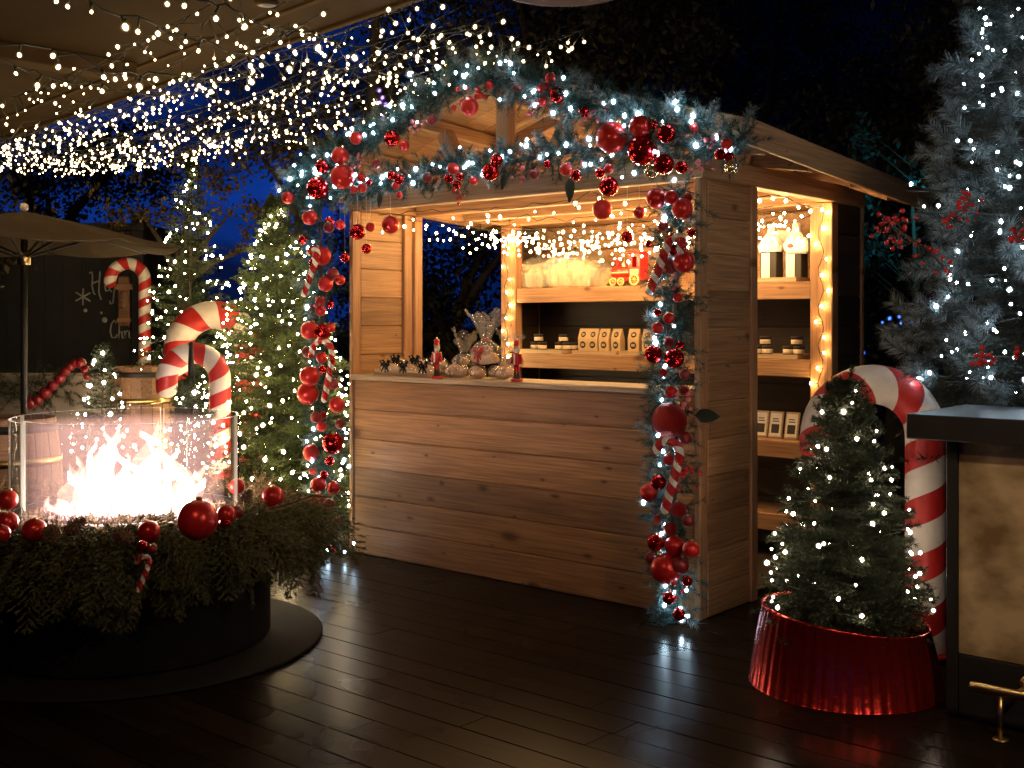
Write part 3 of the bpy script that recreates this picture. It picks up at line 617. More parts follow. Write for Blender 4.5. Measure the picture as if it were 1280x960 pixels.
# carved board hanging on the hut, two barrels
q = P(155, 405, 11.9); wo = thing('carved_board', 'narrow brown carved board hanging inside the far candy cane', 'wall ornament', q)
MB().box((-.06, -.02, -.02), (.06, .02, .50), bev=.012).build('board', M['barrel'], wo); MB().box((-.085, -.025, .36), (.085, .025, .42), bev=.006).build('crosspiece', M['beam_x'], wo); MB().box((-.07, -.025, .02), (.07, .025, .06), bev=.006).build('crosspiece', M['beam_x'], wo)
MB().ball((0, -.02, .25), .05, 10, 0, (1, .5, 2.0)).build('carving', M['barrel'], wo); MB().tube([(0, 0, .5), (0, .15, .62)], .006).build('hook', M['black'], wo)
def barrel(loc, r, h, label):
    o = thing('wooden_barrel', label, 'barrel', loc, rnd.uniform(0, 3)); mb = MB(); n = 18
    for i in range(n):
        a0, a1 = 2*math.pi*i/n+.012, 2*math.pi*(i+1)/n-.012; pr = [(r*(.86+.14*math.sin(math.pi*k/8)), h*k/8) for k in range(9)]; mb.lathe(pr, 2, 0, a0=a0, a1=a1)
    mb.lathe([(.001, .02), (r*.84, .02), (r*.845, 0), (r*.85, .02)], 24); mb.lathe([(.001, h-.03), (r*.855, h-.03)], 24); mb.build('staves', M['barrel'], o)
    for f in (.06, .27, .73, .94):
        rr = r*(.86+.14*math.sin(math.pi*f))+.003; MB().lathe([(rr, h*f-.022), (rr+.004, h*f-.022), (rr+.004, h*f+.022), (rr, h*f+.022)], 28).build('hoop', M['brass'] if f in (.27, .73) else M['black'], o)
    return o
q = P(10, 402, 6.6); barrel((q.x, q.y, 0), .30, H-(522-HY)/F*6.6, 'wooden barrel with metal hoops behind the glass of the fire pit')
q = P(178, 402, 9.8); barrel((q.x, q.y, 0), .27, H-(458-HY)/F*9.8, 'wooden barrel standing behind the small lit trees at the back')

# ------------------------------------------------------------------ trees behind
def clump_ring(n, r, z0, z1, rx, rz, rg): return [(r*math.cos(i*2.4+rg.random())*rg.uniform(.3, 1), r*math.sin(i*2.4+rg.random())*rg.uniform(.3, 1), z0+(z1-z0)*rg.random(), rx*rg.uniform(.8, 1.2), rz*rg.uniform(.8, 1.2)) for i in range(n)]
q = P(225, 402, 11.6); cloud_tree('broadleaf_tree', 'small tree with yellow brown leaves lit by the light canopy behind the lit fir', 'tree', (q.x, q.y, -.1), [(-.45, 0, 2.75, .5, .3), (.1, .1, 3.0, .5, .35), (.55, 0, 2.7, .5, .35), (-.1, .2, 2.5, .5, .25), (.8, .1, 2.35, .35, .3)], 5000, .06, M['leafgold'], rg, 2.0, .09)
q = P(372, 402, 12.5); cloud_tree('broadleaf_tree', 'sparse brownish tree in the blue gap left of the stall gable', 'tree', (q.x, q.y, -.1), [(-.6, 0, 3.6, .5, .5), (-.2, .1, 4.1, .5, .45), (.5, .1, 4.0, .6, .5), (.2, 0, 3.3, .4, .35), (.9, 0, 3.4, .4, .4)], 3600, .06, M['leafgold'], rg, 2.8, .08)
q = P(468, 402, 11.5); cloud_tree('broadleaf_tree', 'tall dark tree with a thick trunk rising just left of the gable peak', 'tree', (q.x, q.y, -.1), clump_ring(9, 1.1, 3.0, 5.2, .7, .5, rg), 3600, .065, M['leafdark'], rg, 3.4, .22)
for (px, d, rr, z0, z1, n, lab) in ((700, 11.5, 1.5, 1.6, 5.4, 16, 'dense dark tree crown directly behind the stall roof ridge'), (930, 12.0, 1.7, .9, 5.4, 18, 'dense dark tree behind the right eave of the stall'),
                                   (1120, 12.5, 1.5, .6, 5.2, 17, 'dark tree between the stall and the big frosted tree'), (1290, 11.0, 1.4, .8, 5.0, 14, 'dark tree behind the big frosted tree at the right edge'),
                                   (560, 14.5, 1.6, .4, 3.0, 13, 'dark bushy tree seen through the side opening of the stall'), (60, 15.5, 1.7, 1.6, 4.6, 14, 'dark tree behind the parasol and the hut'), (-130, 12.0, 1.4, 2.0, 4.6, 10, 'dark tree at the far left behind the parasol')):
    q = P(px, 402, d); cloud_tree('dark_tree', lab, 'tree', (q.x, q.y, -.1), clump_ring(n, rr, z0, z1, .8, .6, rg), 3400, .075, M['leafdark'] if d < 14 else M['leaffar'], rg, z0+1.0, .16)
q = P(1138, 402, 8.2); tl = thing('teal_lit_shrub', 'shrub with a few teal lit leaves left of the big frosted tree', 'shrub', (q.x, q.y, -.1))
C = []; mb = MB(); mb.tube([(0, 0, 0), (.05, 0, 1.6), (0, 0, 2.75)], [.03, .02, .008], 6)
for i in range(16):
    a, z = rg.random()*6.28, rg.uniform(1.9, 3.0); e = np.array([.33*math.cos(a), .33*math.sin(a), z]); mb.tube([(0, 0, z-.3), tuple(e)], [.006, .003], 4); C.append(e+rg.normal(size=(26, 3))*.07)
mb.build('trunk', M['bark'], tl); inst('crown', tri_mesh('teal', leaves(np.concatenate(C), .06, rg, .5), [0, .5, 1, .5], M['leaf_teal_lit']), tl)
la = bpy.data.lights.new('teal_light', 'POINT'); la.color = (.1, .75, 1); la.energy = 5; la.shadow_soft_size = .006; lo = bpy.data.objects.new('teal_light', la); link(lo, tl); lo.location = (.05, -.35, 2.35)
# dim blue fairy lights in the shrubbery on the right
light_string('light_string', 'few tiny blue lights in the dark shrubbery right of the stall', [P(x, y, 8.6) for x, y in ((1103, 403), (1112, 398), (1124, 396), (1126, 404), (1140, 402), (1079, 441), (1172, 415))], glow('blue_bulb', (.05, .18, 1), 3), .012, [[P(1075, 442, 8.6), P(1103, 404, 8.6), P(1140, 401, 8.6), P(1172, 414, 8.6)]])
light_string('light_string', 'few dim violet lights on the tree left of the gable peak', [P(x, y, 10.2) for x, y in ((474, 113), (478, 122), (475, 128), (482, 131), (480, 145), (484, 140))], glow('violet_bulb', (.5, .3, 1), 2.5), .014, [[P(474, 112, 10.2), P(478, 122, 10.2), P(482, 132, 10.2), P(480, 146, 10.2)]])
# ------------------------------------------------------------------ garlands on the stall front
def garland(label, path, n, rad, ln, nfrost, seed, fr_ln=.11, group=None, kn=60, npuff=10):
    rg = np.random.default_rng(seed); o = Vector(path[0]); root = thing('pine_garland', label, 'garland', o, 0, group); pp = [Vector(p)-o for p in path]
    nf = -np.array(YV)
    A, Bq = sprigs(pp, n, rad, ln, rg, nf); T = [needles(A, Bq, kn, .042, .0030, .75, rg)]
    A, Bq = sprigs(pp, nfrost, rad*1.3, fr_ln, rg, nf); T.append(needles(A, Bq, 90, .044, .0028, .85, rg))
    A, Bq = sprigs(pp, max(4, nfrost//3), rad*1.3, fr_ln*1.2, rg, nf); T.append(needles(A, Bq, 70, .05, .0026, .7, rg)); idx = np.concatenate([np.full(len(t), i) for i, t in enumerate(T)])
    inst('foliage', tri_mesh('garland', np.concatenate(T), [0, 0, 1], None, [M['garland'], M['frost'], M['olive']], idx), root)
    mb = MB(); mb.tube(pp, .012, 6); mb.build('stem', M['bark'], root)
    for i in range(npuff):          # white tipped bottle brush tips that stand clear of the garland
        s = (i+.2+.6*rg.random())/npuff*(len(pp)-1); k = min(len(pp)-2, int(s)); p = np.array(pp[k].lerp(pp[k+1], s-k)); d = np.array([rg.normal()*.5, 0, rg.normal()*.6+.35])@np.array([list(XV), list(YV), [0, 0, 1]])+nf*.7*rg.random(); d /= np.linalg.norm(d)
        p = p+d*rad*.8; A = np.stack([p+d*.11*q/5 for q in range(5)]); Bq = A+d*.03
        inst('frosted_tip', tri_mesh('tip', needles(A, Bq, 50, .042, .0026, .95, rg), [0, .35, 1], M['frost']), root)
    return root
def curve(pts, n=8):
    out = []
    for i in range(len(pts)-1):
        for k in range(n): out.append(Vector(pts[i]).lerp(Vector(pts[i+1]), k/n))
    return out+[Vector(pts[-1])]
gp = {}
gp['left_rake'] = [B(-.34, -.15, 2.24), B(-.22, -.19, 2.36), B(.3, -.2, 2.50), B(.8, -.2, 2.66), B(1.2, -.2, 2.80)]
gp['right_rake'] = [B(1.25, -.2, 2.80), B(1.7, -.2, 2.66), B(2.2, -.2, 2.47), B(2.6, -.2, 2.35), B(2.9, -.16, 2.22)]
gp['beam'] = [B(-.1, -.1, 2.26), B(.3, -.12, 2.28), B(.8, -.12, 2.30), B(1.3, -.12, 2.31), B(1.8, -.12, 2.33), B(2.2, -.12, 2.31), B(2.5, -.12, 2.24)]
gp['left_post'] = [front(400, y, -.13) for y in (232, 262, 300)]+[front(x, y, -.13) for x, y in ((402, 350), (402, 400), (404, 450), (406, 500), (408, 550), (410, 600), (412, 650), (418, 688))]
gp['right_post'] = [front(x, y, -.12) for x, y in ((852, 236), (850, 290), (846, 340), (842, 400), (840, 450), (840, 500), (842, 550), (842, 600), (843, 650), (846, 700), (848, 750), (850, 778))]
garland('frosted pine garland along the left slope of the stall gable', gp['left_rake'], 280, .075, .10, 26, 11, npuff=13)
garland('frosted pine garland along the right slope of the stall gable', gp['right_rake'], 320, .09, .12, 34, 12, npuff=15)
garland('frosted pine garland laid across the tie beam over the stall opening', gp['beam'], 360, .075, .10, 36, 13, npuff=14)
garland('pine garland hung down the left post of the stall', gp['left_post'], 360, .085, .11, 30, 14, npuff=9)
garland('pine garland hung down the right front post of the stall', gp['right_post'], 400, .095, .12, 44, 15, npuff=14)
def along(path, n, rg, sp, fw=.10):
    path = [Vector(p) for p in path]; L = [0]
    for i in range(1, len(path)): L.append(L[-1]+(path[i]-path[i-1]).length)
    out = []
    for i in range(n):
        s = L[-1]*(i+rg.random())/n; k = max(j for j in range(len(path)-1) if L[j] <= s); p = path[k].lerp(path[k+1], (s-L[k])/(L[k+1]-L[k]))
        out.append(p+XV*rg.normal()*sp*.6+Vector((0, 0, rg.normal()*sp))-YV*(fw*(.5+.6*rg.random())))
    return out
for k, n, sp, lab in (('left_rake', 34, .065, 'cool white lights twined in the garland on the left gable slope'), ('right_rake', 36, .075, 'cool white lights twined in the garland on the right gable slope'),
                      ('beam', 46, .05, 'cool white lights twined in the garland on the tie beam'), ('left_post', 22, .03, 'cool white lights twined down the left post garland'), ('right_post', 30, .04, 'cool white lights twined down the right post garland')):
    pts = along(gp[k], n, rg, sp, .13)
    if k == 'left_post': pts += [front(x, y, -.2) for x, y in ((431, 690), (442, 679), (410, 686), (430, 575), (424, 600), (408, 660), (436, 583))]
    if k == 'right_post': pts += [front(x, y, -.22) for x, y in ((850, 762), (843, 740), (858, 738), (852, 775), (860, 770))]
    light_string('light_string', lab, pts, M['cool'], .0088, [[p+YV*.03 for p in pts]], sockets=False)
# big dark leaves in the garland
for i, (px, py, ln, lab) in enumerate(((712, 238, .12, 'large dark glossy leaf pointing down from the middle of the tie beam garland'), (628, 229, .07, 'small dark glossy leaf under the shiny pair near the king post'),
                                       (885, 520, .13, 'dark glossy leaf sticking out right of the large glitter bauble'), (474, 250, .09, 'dark glossy leaf at the left end of the tie beam garland'))):
    o = thing('glossy_leaf', lab, 'leaf', front(px, py, -.2)); hor = px > 860; vs = []
    for k in range(7):
        f = k/6; wd = .62*ln*(f+.02)**.5*(1-f)**.9; ax = (XV*(.95) if hor else Vector((0, 0, -1)))*ln*(f-.5); sd = Vector((0, 0, 1)) if hor else XV
        for s_, dz in ((-1, 0), (0, .012), (1, 0)): vs.append(ax+sd*wd*s_-YV*dz)
    fs = []
    for k in range(6):
        for c_ in range(2): fs.append((k*3+c_, k*3+c_+1, k*3+c_+4, k*3+c_+3))
    MB().add(vs, fs, 0, True).add([v+YV*.004 for v in vs], [f[::-1] for f in fs], 0, True).build('blade', M['bigleaf'], o); MB().tube([vs[1], vs[1]-(vs[4]-vs[1])*1.5+YV*.03], .003, 5).build('stalk', M['wire'], o)

# ------------------------------------------------------------------ baubles
_s = MB(); _s.ball((0, 0, 0), 1, 24)
BM_ = {k: _s.mesh('bauble_'+k, M[v]) for k, v in (('m', 'red_matte'), ('s', 'red_shiny'), ('d', 'red_dark'), ('g', 'red_glitter'), ('c', 'cream_ball'))}
CAP_ = MB().lathe([(.001, 1.16), (.13, 1.16), (.17, 1.12), (.17, .97), (.001, .97)], 10).mesh('cap', M['gold'])
FIN = {'m': 'matte red', 's': 'shiny red', 'd': 'dark wine red', 'g': 'glittery red', 'c': 'champagne'}
def bauble(kind, loc, r, label, group, thread=0):
    o = inst('bauble', BM_[kind], None, loc, (rnd.uniform(-.5, .5), rnd.uniform(-.5, .5), rnd.uniform(0, 6)) if not thread else (0, 0, 0), r); tag(o, label, 'bauble', group)
    inst('cap', CAP_, o)
    if thread: MB().tube([(0, 0, 1.1), (0, 0, 1.1+thread/r)], .0012/r, 4).build('thread', M['thread'], o)
    return o
# place; then x, y, radius in the photo, finish, what tells it apart
BAU = [('gable', -.30, [
 (425,195,11,'m','upper of the two big ones at the gable corner'), (428,221,15.5,'m','biggest at the left gable corner'), (403,208,9,'s','left of the big pair at the gable corner'), (397,235,14,'s','largest shiny at the left gable corner'),
 (452,222,6,'m','small, top of the little trio at the left gable corner'), (453,235,6,'m','small, lowest of the trio at the left gable corner'), (443,237,5,'m','small, left of the trio at the left gable corner'), (461,228,4,'s','tiny, right of the trio at the left gable corner'),
 (445,173,8,'m','half hidden in needles above the left gable corner'), (490,173,10,'s','alone halfway up the left gable slope'), (505,182,7,'m','beside the shiny one halfway up the left gable slope'),
 (587,134,11.5,'m','under a berry bunch near the top of the left gable slope'), (688,98,7,'m','top of the bunch just right of the gable peak'), (679,111,8,'m','middle of the bunch just right of the gable peak'), (697,118,11,'s','largest of the bunch just right of the gable peak'), (678,126,7,'m','lowest of the bunch just right of the gable peak'),
 (765,172,20,'m','biggest on the right gable slope'), (800,158,14,'m','upper of the big bunch on the right gable slope'), (803,188,19,'s','largest shiny on the right gable slope'), (833,167,12,'s','upper right of the big bunch on the right gable slope'), (830,205,13,'s','lower right of the big bunch on the right gable slope'), (852,209,8,'s','small, at the right end of the big bunch'), (819,156,6,'s','tiny, behind the top of the big bunch'),
 (908,180,7.5,'m','top of the trio near the right eave'), (900,193,7.5,'s','left of the trio near the right eave'), (911,196,6.5,'s','lower right of the trio near the right eave'), (914,209,9,'c','under the trio near the right eave'), (814,214,8.5,'c','under the big bunch on the right gable slope')]),
 ('tie beam', -.26, [
 (489,219,5.5,'s','upper left of the trio at the left third of the tie beam'), (499,224,6.5,'s','right of the trio at the left third of the tie beam'), (495,232,5,'m','lowest of the trio at the left third of the tie beam'), (499,244,4.5,'m','tiny, alone under the trio at the left third of the tie beam'),
 (566,211,7.5,'m','top of the bunch left of the king post'), (561,223,6,'s','left of the bunch left of the king post'), (575,221,5,'s','right of the bunch left of the king post'), (571,231,5.5,'s','lowest of the bunch left of the king post'),
 (613,215,11,'s','larger of the shiny pair at the foot of the king post'), (621,200,8,'s','smaller of the shiny pair at the foot of the king post'), (707,212,8,'m','above the dark leaf in the middle of the tie beam'), (720,219,7,'s','right of the dark leaf in the middle of the tie beam'),
 (750,216,6.5,'s','upper left of the trio right of the dark leaf'), (761,211,6,'m','upper right of the trio right of the dark leaf'), (761,233,12.5,'s','largest of the trio right of the dark leaf')]),
 ('right post', -.26, [
 (820,248,12.5,'m','left of the four at the top of the right post'), (839,247,9,'m','middle of the four at the top of the right post'), (853,261,13.5,'m','lowest of the four at the top of the right post'), (860,247,6,'g','topmost right of the four at the top of the right post'),
 (855,327,14,'m','biggest beside the upper candy cane of the right post'), (837,333,10,'d','half behind the upper candy cane of the right post'), (841,312,7,'s','above the big one beside the upper cane of the right post'), (811,305,4.5,'s','tiny, left of the upper candy cane of the right post'),
 (836,398,7.5,'m','right of the trio below the upper cane of the right post'), (822,410,7.5,'m','lowest of the trio below the upper cane of the right post'), (822,391,5,'s','tiny, top of the trio below the upper cane of the right post'),
 (817,443,11.5,'s','left of the bunch level with the lower shelf'), (843,448,12.5,'s','largest of the bunch level with the lower shelf'), (836,428,7,'g','top of the bunch level with the lower shelf'), (850,432,6,'s','right of the bunch level with the lower shelf'), (829,466,6,'g','lowest of the bunch level with the lower shelf'),
 (839,490,8,'m','just above the large glitter one at counter height'), (855,488,6,'g','tiny, right of the one just above counter height'), (837,525,22,'g','largest, on the right post below the counter'),
 (836,575,7.5,'m','inside the hook of the lower candy cane of the right post'), (823,603,10,'s','upper left beside the lower candy cane stem'), (811,616,11.5,'m','left of the lower candy cane stem'), (846,611,6,'d','right of the lower candy cane stem'), (848,637,10,'g','under the tip of the lower candy cane of the right post'),
 (838,661,9,'g','top of the bunch near the foot of the right post'), (820,678,11.5,'s','left of the bunch near the foot of the right post'), (843,683,13,'m','middle of the bunch near the foot of the right post'), (864,687,11,'m','right of the bunch near the foot of the right post'), (833,711,20,'m','biggest near the foot of the right post'), (836,748,8,'s','lowest but one on the right post'), (849,768,8,'s','lowest on the right post'), (849,706,12,'d','behind the biggest near the foot of the right post')]),
 ('left post', -.27, [
 (360,247,8,'m','far left, where the left post garland leaves the gable'), (387,272,9.5,'m','alone high on the left post'), (411,284,7,'d','dark one high on the left post'), (412,277,6,'s','shiny, just above the dark one high on the left post'), (402,320,12,'m','biggest beside the upper candy cane of the left post'), (394,330,8,'s','behind the upper candy cane of the left post'),
 (407,355,9.5,'m','lower pair below the upper cane, left one'), (425,350,6.5,'m','right of the pair below the upper cane of the left post'), (416,343,8,'d','behind the pair below the upper cane of the left post'), (401,388,7,'m','under the frosted berries of the left post'), (400,377,6,'g','glittering above the small matte one of the left post'),
 (387,413,11.5,'m','left of the pair above the lower cane of the left post'), (403,415,10.5,'s','right of the pair above the lower cane of the left post'), (413,410,6,'m','tiny, right of the pair above the lower cane of the left post'), (402,447,7,'m','inside the hook of the lower candy cane of the left post'),
 (387,470,12.5,'m','left of the lower candy cane stem on the left post'), (403,462,5,'s','tiny, behind the lower cane of the left post'), (385,492,14,'m','biggest on the left post, below the lower cane'), (421,506,10,'m','right side of the left post just below counter height'), (395,522,7,'d','dark one below counter height on the left post'), (402,533,6.5,'m','below the dark one on the left post'), (404,519,5,'g','tiny, beside the dark one below counter height of the left post'),
 (416,554,13.5,'s','largest shiny on the left post'), (389,566,10.5,'m','left of the largest shiny on the left post'), (405,594,5.5,'s','tiny, above the low pair of the left post'), (398,606,10,'m','left of the low pair of the left post'), (417,610,8.5,'m','right of the low pair of the left post'), (395,630,13.5,'m','big, near the foot of the left post'), (402,672,8.5,'s','lowest left on the left post'), (409,665,6,'m','lowest right on the left post'), (421,652,6,'d','dark one near the foot of the left post')]),
 ('left post', -.24, [
 (412,576,6,'s','shiny, under the largest shiny on the left post'), (411,631,8,'d','beside the big one near the foot of the left post'), (391,589,5,'g','tiny glitter, above the low left one of the left post'), (425,530,6,'d','dark, right edge of the left post below counter height'), (384,440,7,'d','dark, left of the lower cane hook on the left post'),
 (417,480,7,'d','dark, right of the lower cane stem on the left post'), (413,381,5,'s','shiny, right of the frosted berries on the left post'), (379,300,6,'s','shiny, left of the top of the upper cane on the left post'), (392,652,6,'g','glitter, below the big one near the foot of the left post'), (415,686,5,'s','shiny, at the very foot of the left post')]),
 ('right post', -.23, [
 (856,468,7,'d','dark, right of the bunch level with the lower shelf'), (856,547,8,'d','dark, under the large glitter one on the right post'), (821,561,5.5,'s','shiny, left of the lower cane hook on the right post'), (860,650,7.5,'d','dark, above the bunch near the foot of the right post'), (822,649,6,'g','glitter, left of the lower cane tip on the right post'),
 (859,727,6.5,'s','shiny, right of the biggest near the foot of the right post'), (813,697,7,'d','dark, left of the biggest near the foot of the right post'), (829,283,7,'d','dark, above the upper cane of the right post'), (864,291,6,'s','shiny, right of the upper cane hook on the right post'), (847,372,6,'m','small, below the big one beside the upper cane of the right post')]),
 ('gable', -.27, [
 (540,150,7,'d','dark, on the left gable slope below the berry bunch'), (612,106,6,'m','small, at the very peak of the gable'), (648,108,7,'d','dark, right beside the gable peak'), (730,140,7,'s','shiny, between the peak bunch and the biggest one on the right slope'), (869,160,6.5,'m','small, upper right of the big bunch on the right slope'), (470,205,6,'d','dark, right of the big pair at the left gable corner')]),
 ('tie beam', -.24, [
 (534,222,6,'d','dark, between the left trio and the bunch on the tie beam'), (592,226,5.5,'m','small, left of the shiny pair at the king post foot'), (668,218,6.5,'d','dark, left of the dark leaf on the tie beam'), (684,205,5,'s','tiny shiny, above left of the dark leaf on the tie beam')]),
 ('opening left', -.14, [
 (425,281,6,'m','small, beside the left post at the top of the opening'), (447,290,10,'s','largest shiny hanging in the left of the opening'), (463,284,6,'m','small, between shiny and big one in the left of the opening'), (488,281,11,'m','biggest hanging in the left of the opening'), (458,311,6.5,'s','lowest hanging in the left of the opening'), (431,322,6,'s','small, low beside the left post in the opening')]),
 ('opening right', .05, [
 (753,262,12.5,'m','biggest hanging in the right of the opening'), (799,266,7.5,'m','smaller matte one hanging in the right of the opening'), (784,296,7.5,'s','lowest hanging in the right of the opening, above the toy train')])]
PRE = {k: 'bauble,' for k in ('gable', 'tie beam', 'right post', 'left post', 'opening left', 'opening right')}
for k, yl, L_ in BAU:
    for (px, py, r, f, lab) in L_:
        yy = yl+rnd.uniform(-.03, .03); p = front(px, py, yy); hang = k.startswith('opening')
        bauble(f, p, r/F*p.y, FIN[f]+' '+PRE[k]+' '+lab, 'baubles on the stall', (2.24-p.z-r/F*p.y) if hang else 0)
# berry bunches
def berry_bunch(p, n, sp, r, label, m='berry', seed=1):
    rr = random.Random(seed); o = thing('berry_pick', label, 'berries', p, 0, 'berry picks'); ball = ico(2, r, 'berry', M[m]); mb = MB()
    for i in range(n):
        v = Vector((rr.gauss(0, sp), rr.gauss(0, sp*.5), rr.gauss(0, sp*1.1))); inst('berry', ball, o, v, (0, 0, 0), rr.uniform(.7, 1.2)); mb.tube([(0, .06, 0), v], .0015, 4)
    mb.build('stem', M['bark'], o)
for i, (px, py, n, sp, r, m, lab) in enumerate((
 (581, 119, 7, .03, .020, 'berry', 'shiny red berry bunch at the upper left of the gable garland'), (600, 121, 5, .02, .018, 'berry', 'small red berry bunch right of the matte bauble near the gable peak'), (517, 158, 6, .022, .013, 'pink_berry', 'pale frosted berry pick on the left gable slope'),
 (448, 200, 8, .03, .013, 'pink_berry', 'frosted berry pick right of the upper big bauble at the gable corner'), (664, 137, 6, .025, .013, 'pink_berry', 'frosted berry pick just under the gable peak'), (744, 148, 6, .022, .016, 'pink_berry', 'red flower like berry pick left of the biggest gable bauble'),
 (890, 173, 6, .02, .016, 'pink_berry', 'red flower like berry pick left of the trio near the right eave'), (876, 207, 9, .03, .013, 'pink_berry', 'pink frosted berry pick above the right corner of the opening'), (645, 213, 9, .03, .013, 'pink_berry', 'pink frosted berry pick in the middle of the tie beam garland'),
 (573, 243, 8, .02, .012, 'berry', 'red berry pick hanging under the bunch left of the king post'), (715, 205, 6, .02, .011, 'pink_berry', 'frosted berry pick above the dark leaf'), (402, 378, 9, .025, .012, 'pink_berry', 'frosted berry pick halfway up the left post'), (392, 385, 6, .02, .010, 'berry', 'tiny red berry pick left of the frosted one on the left post'),
 (830, 345, 8, .03, .012, 'pink_berry', 'frosted berry pick beside the big bauble on the right post'), (857, 503, 8, .02, .013, 'pink_berry', 'pink berry pick right above the large glitter bauble'), (856, 590, 10, .025, .013, 'berry', 'red berry pick right of the lower candy cane on the right post'), (838, 744, 8, .03, .012, 'berry', 'red berry pick near the foot of the right post'))):
    berry_bunch(front(px, py, -.27), n, sp, r*.8, lab, m, i)
# twisted candy canes in the garland
def cane(path, r, per, label, m='twist', name='candy_cane', group='candy canes in the garlands', n=14, up=None, tip=True):
    o = thing(name, label, 'candy cane', path[0], 0, group); pp = [Vector(p)-Vector(path[0]) for p in path]; mb = MB()
    if tip:
        rs = [r]*len(pp); d0 = (pp[0]-pp[1]).normalized(); d1 = (pp[-1]-pp[-2]).normalized()
        pp = [pp[0]+d0*r*.8, pp[0]+d0*r*.55]+pp+[pp[-1]+d1*r*.55, pp[-1]+d1*r*.8]; rs = [r*.35, r*.8]+rs+[r*.8, r*.35]
    else: rs = r
    mb.tube(pp, rs, n, 0, True, per); mb.build('body', M[m], o); return o
def hook(stem0, stem1, R_, side, nrm, k=12, end=.25):
    """cane axis: a straight stem and a half circle; side: unit vector from stem to hook tip"""
    up = (stem1-stem0).normalized(); pts = [stem0.lerp(stem1, i/14) for i in range(14)]; c = stem1+side*R_
    for i in range(k+1):
        a = math.pi*i/k; pts.append(c-side*R_*math.cos(a)+up*R_*math.sin(a))
    e = pts[-1]; pts += [e-up*R_*end*j for j in (.5, 1)]
    return pts
def small_cane(base, top, hookpx, r, label, yl=-.33):
    a, b = front(*base, yl), front(*top, yl); up = (b-a).normalized(); s = front(*hookpx, yl)-b; s = (s-up*s.dot(up)); Rr = s.length/2
    cane(hook(a, b, Rr, s.normalized(), None), r, .075, label)
small_cane((380, 368), (396, 322), (386, 318), .020, 'twisted red white candy cane high on the left post garland')
small_cane((405, 500), (415, 452), (388, 448), .020, 'twisted red white candy cane at counter height on the left post garland')
small_cane((812, 364), (836, 302), (856, 300), .022, 'twisted red white candy cane high on the right post garland')
small_cane((831, 638), (849, 574), (815, 584), .022, 'twisted red white candy cane low on the right post garland')

# ------------------------------------------------------------------ conifers with lights
def fir(name, label, loc, z0, z1, rad, nb, kn, nl, nw, m, seed, th=None, pw=.85, up0=-.1, step=.055, tw=.38, droop=.12, up1=.7):
    rg = np.random.default_rng(seed); root = thing(name, label, 'fir tree', loc)
    trunk('trunk', z1*.97, .018+.02*rad, root); A, Bq = fir_twigs(z0, z1, rad, nb, rg, up0, up1, step, droop, pw, tw)
    inst('crown', tri_mesh('crown', needles(A, Bq, kn, nl, nw, .85, rg), [0, 0, 1], M[m]), root); return root
q = P(346, 402, 7.7); q.z = 0; fir('fir_tree', 'full fir tree wrapped in warm white lights at the left end of the stall', q, .1, 2.27, .72, 350, 24, .030, .0052, 'fir', 21, step=.046, pw=.86)
tree_lights('light_string', 'dense warm white lights wound round the full fir beside the stall', q, .15, 2.24, .72, 600, M['warm'], .0082, rg, turns=21, inner=.92, pw=.86)
q = P(238, 402, 10.2); q.z = 0; fir('fir_tree', 'tall slim dark fir with warm lights behind the big candy cane', q, .1, 2.9, .62, 230, 20, .03, .005, 'fir_dark', 22, step=.065)
tree_lights('light_string', 'warm white lights wound round the slim dark fir at the back', q, .2, 2.85, .62, 270, M['warm'], .0090, rg, turns=13, inner=.92)
q = P(128, 402, 9.0); q.z = 0; fir('fir_tree', 'tiny lit fir in front of the low beige wall', q, .35, 1.26, .24, 80, 16, .03, .005, 'plastic_fir', 23, step=.05)
tree_lights('light_string', 'soft white lights on the tiny fir before the low wall', q, .4, 1.26, .24, 40, M['warm2'], .011, rg, turns=7)
q = P(240, 402, 6.75); q.z = 0; fir('fir_tree', 'small lit fir with a bare leader under the smaller candy cane arch', q, .3, 1.12, .26, 90, 16, .025, .004, 'plastic_fir', 24, step=.05)
MB().tube([q+Vector((0, 0, 1.08)), q+Vector((-.005, 0, 1.2)), q+Vector((-.005, 0, 1.33))], [.02, .018, .012], 7).build('x', M['wire']).name = 'leader'
ld = bpy.data.objects['leader']; ld.parent = [o for o in bpy.data.objects if o.get('label', '').startswith('small lit fir with a bare')][0]; ld.location = -q
tree_lights('light_string', 'soft white lights on the small fir under the smaller candy cane arch', q, .35, 1.1, .26, 34, M['warm2'], .0085, rg, turns=6)
q = P(1056, 402, 4.56); q.z = 0; TR = q.copy(); fir('fir_tree', 'small artificial fir with white lights standing in a red metal collar', q, .285, 1.19, .292, 330, 22, .022, .0036, 'plastic_fir', 25, pw=.70, step=.032, tw=.34, droop=.05)
tree_lights('light_string', 'white lights on the small fir in the red metal collar', q, .31, 1.21, .292, 80, M['warm2'], .0062, rg, turns=10, pw=.70, inner=.97)
_r = np.random.default_rng(8); inst('leader', tri_mesh('leader', needles(np.array([[.0, 0, 1.1], [.012, 0, 1.17]]), np.array([[.012, 0, 1.17], [.03, 0, 1.27]]), 160, .022, .0034, .8, _r), [0, 0, 1], M['plastic_fir']), [o for o in bpy.data.objects if o.get('label', '').startswith('small artificial fir')][0])
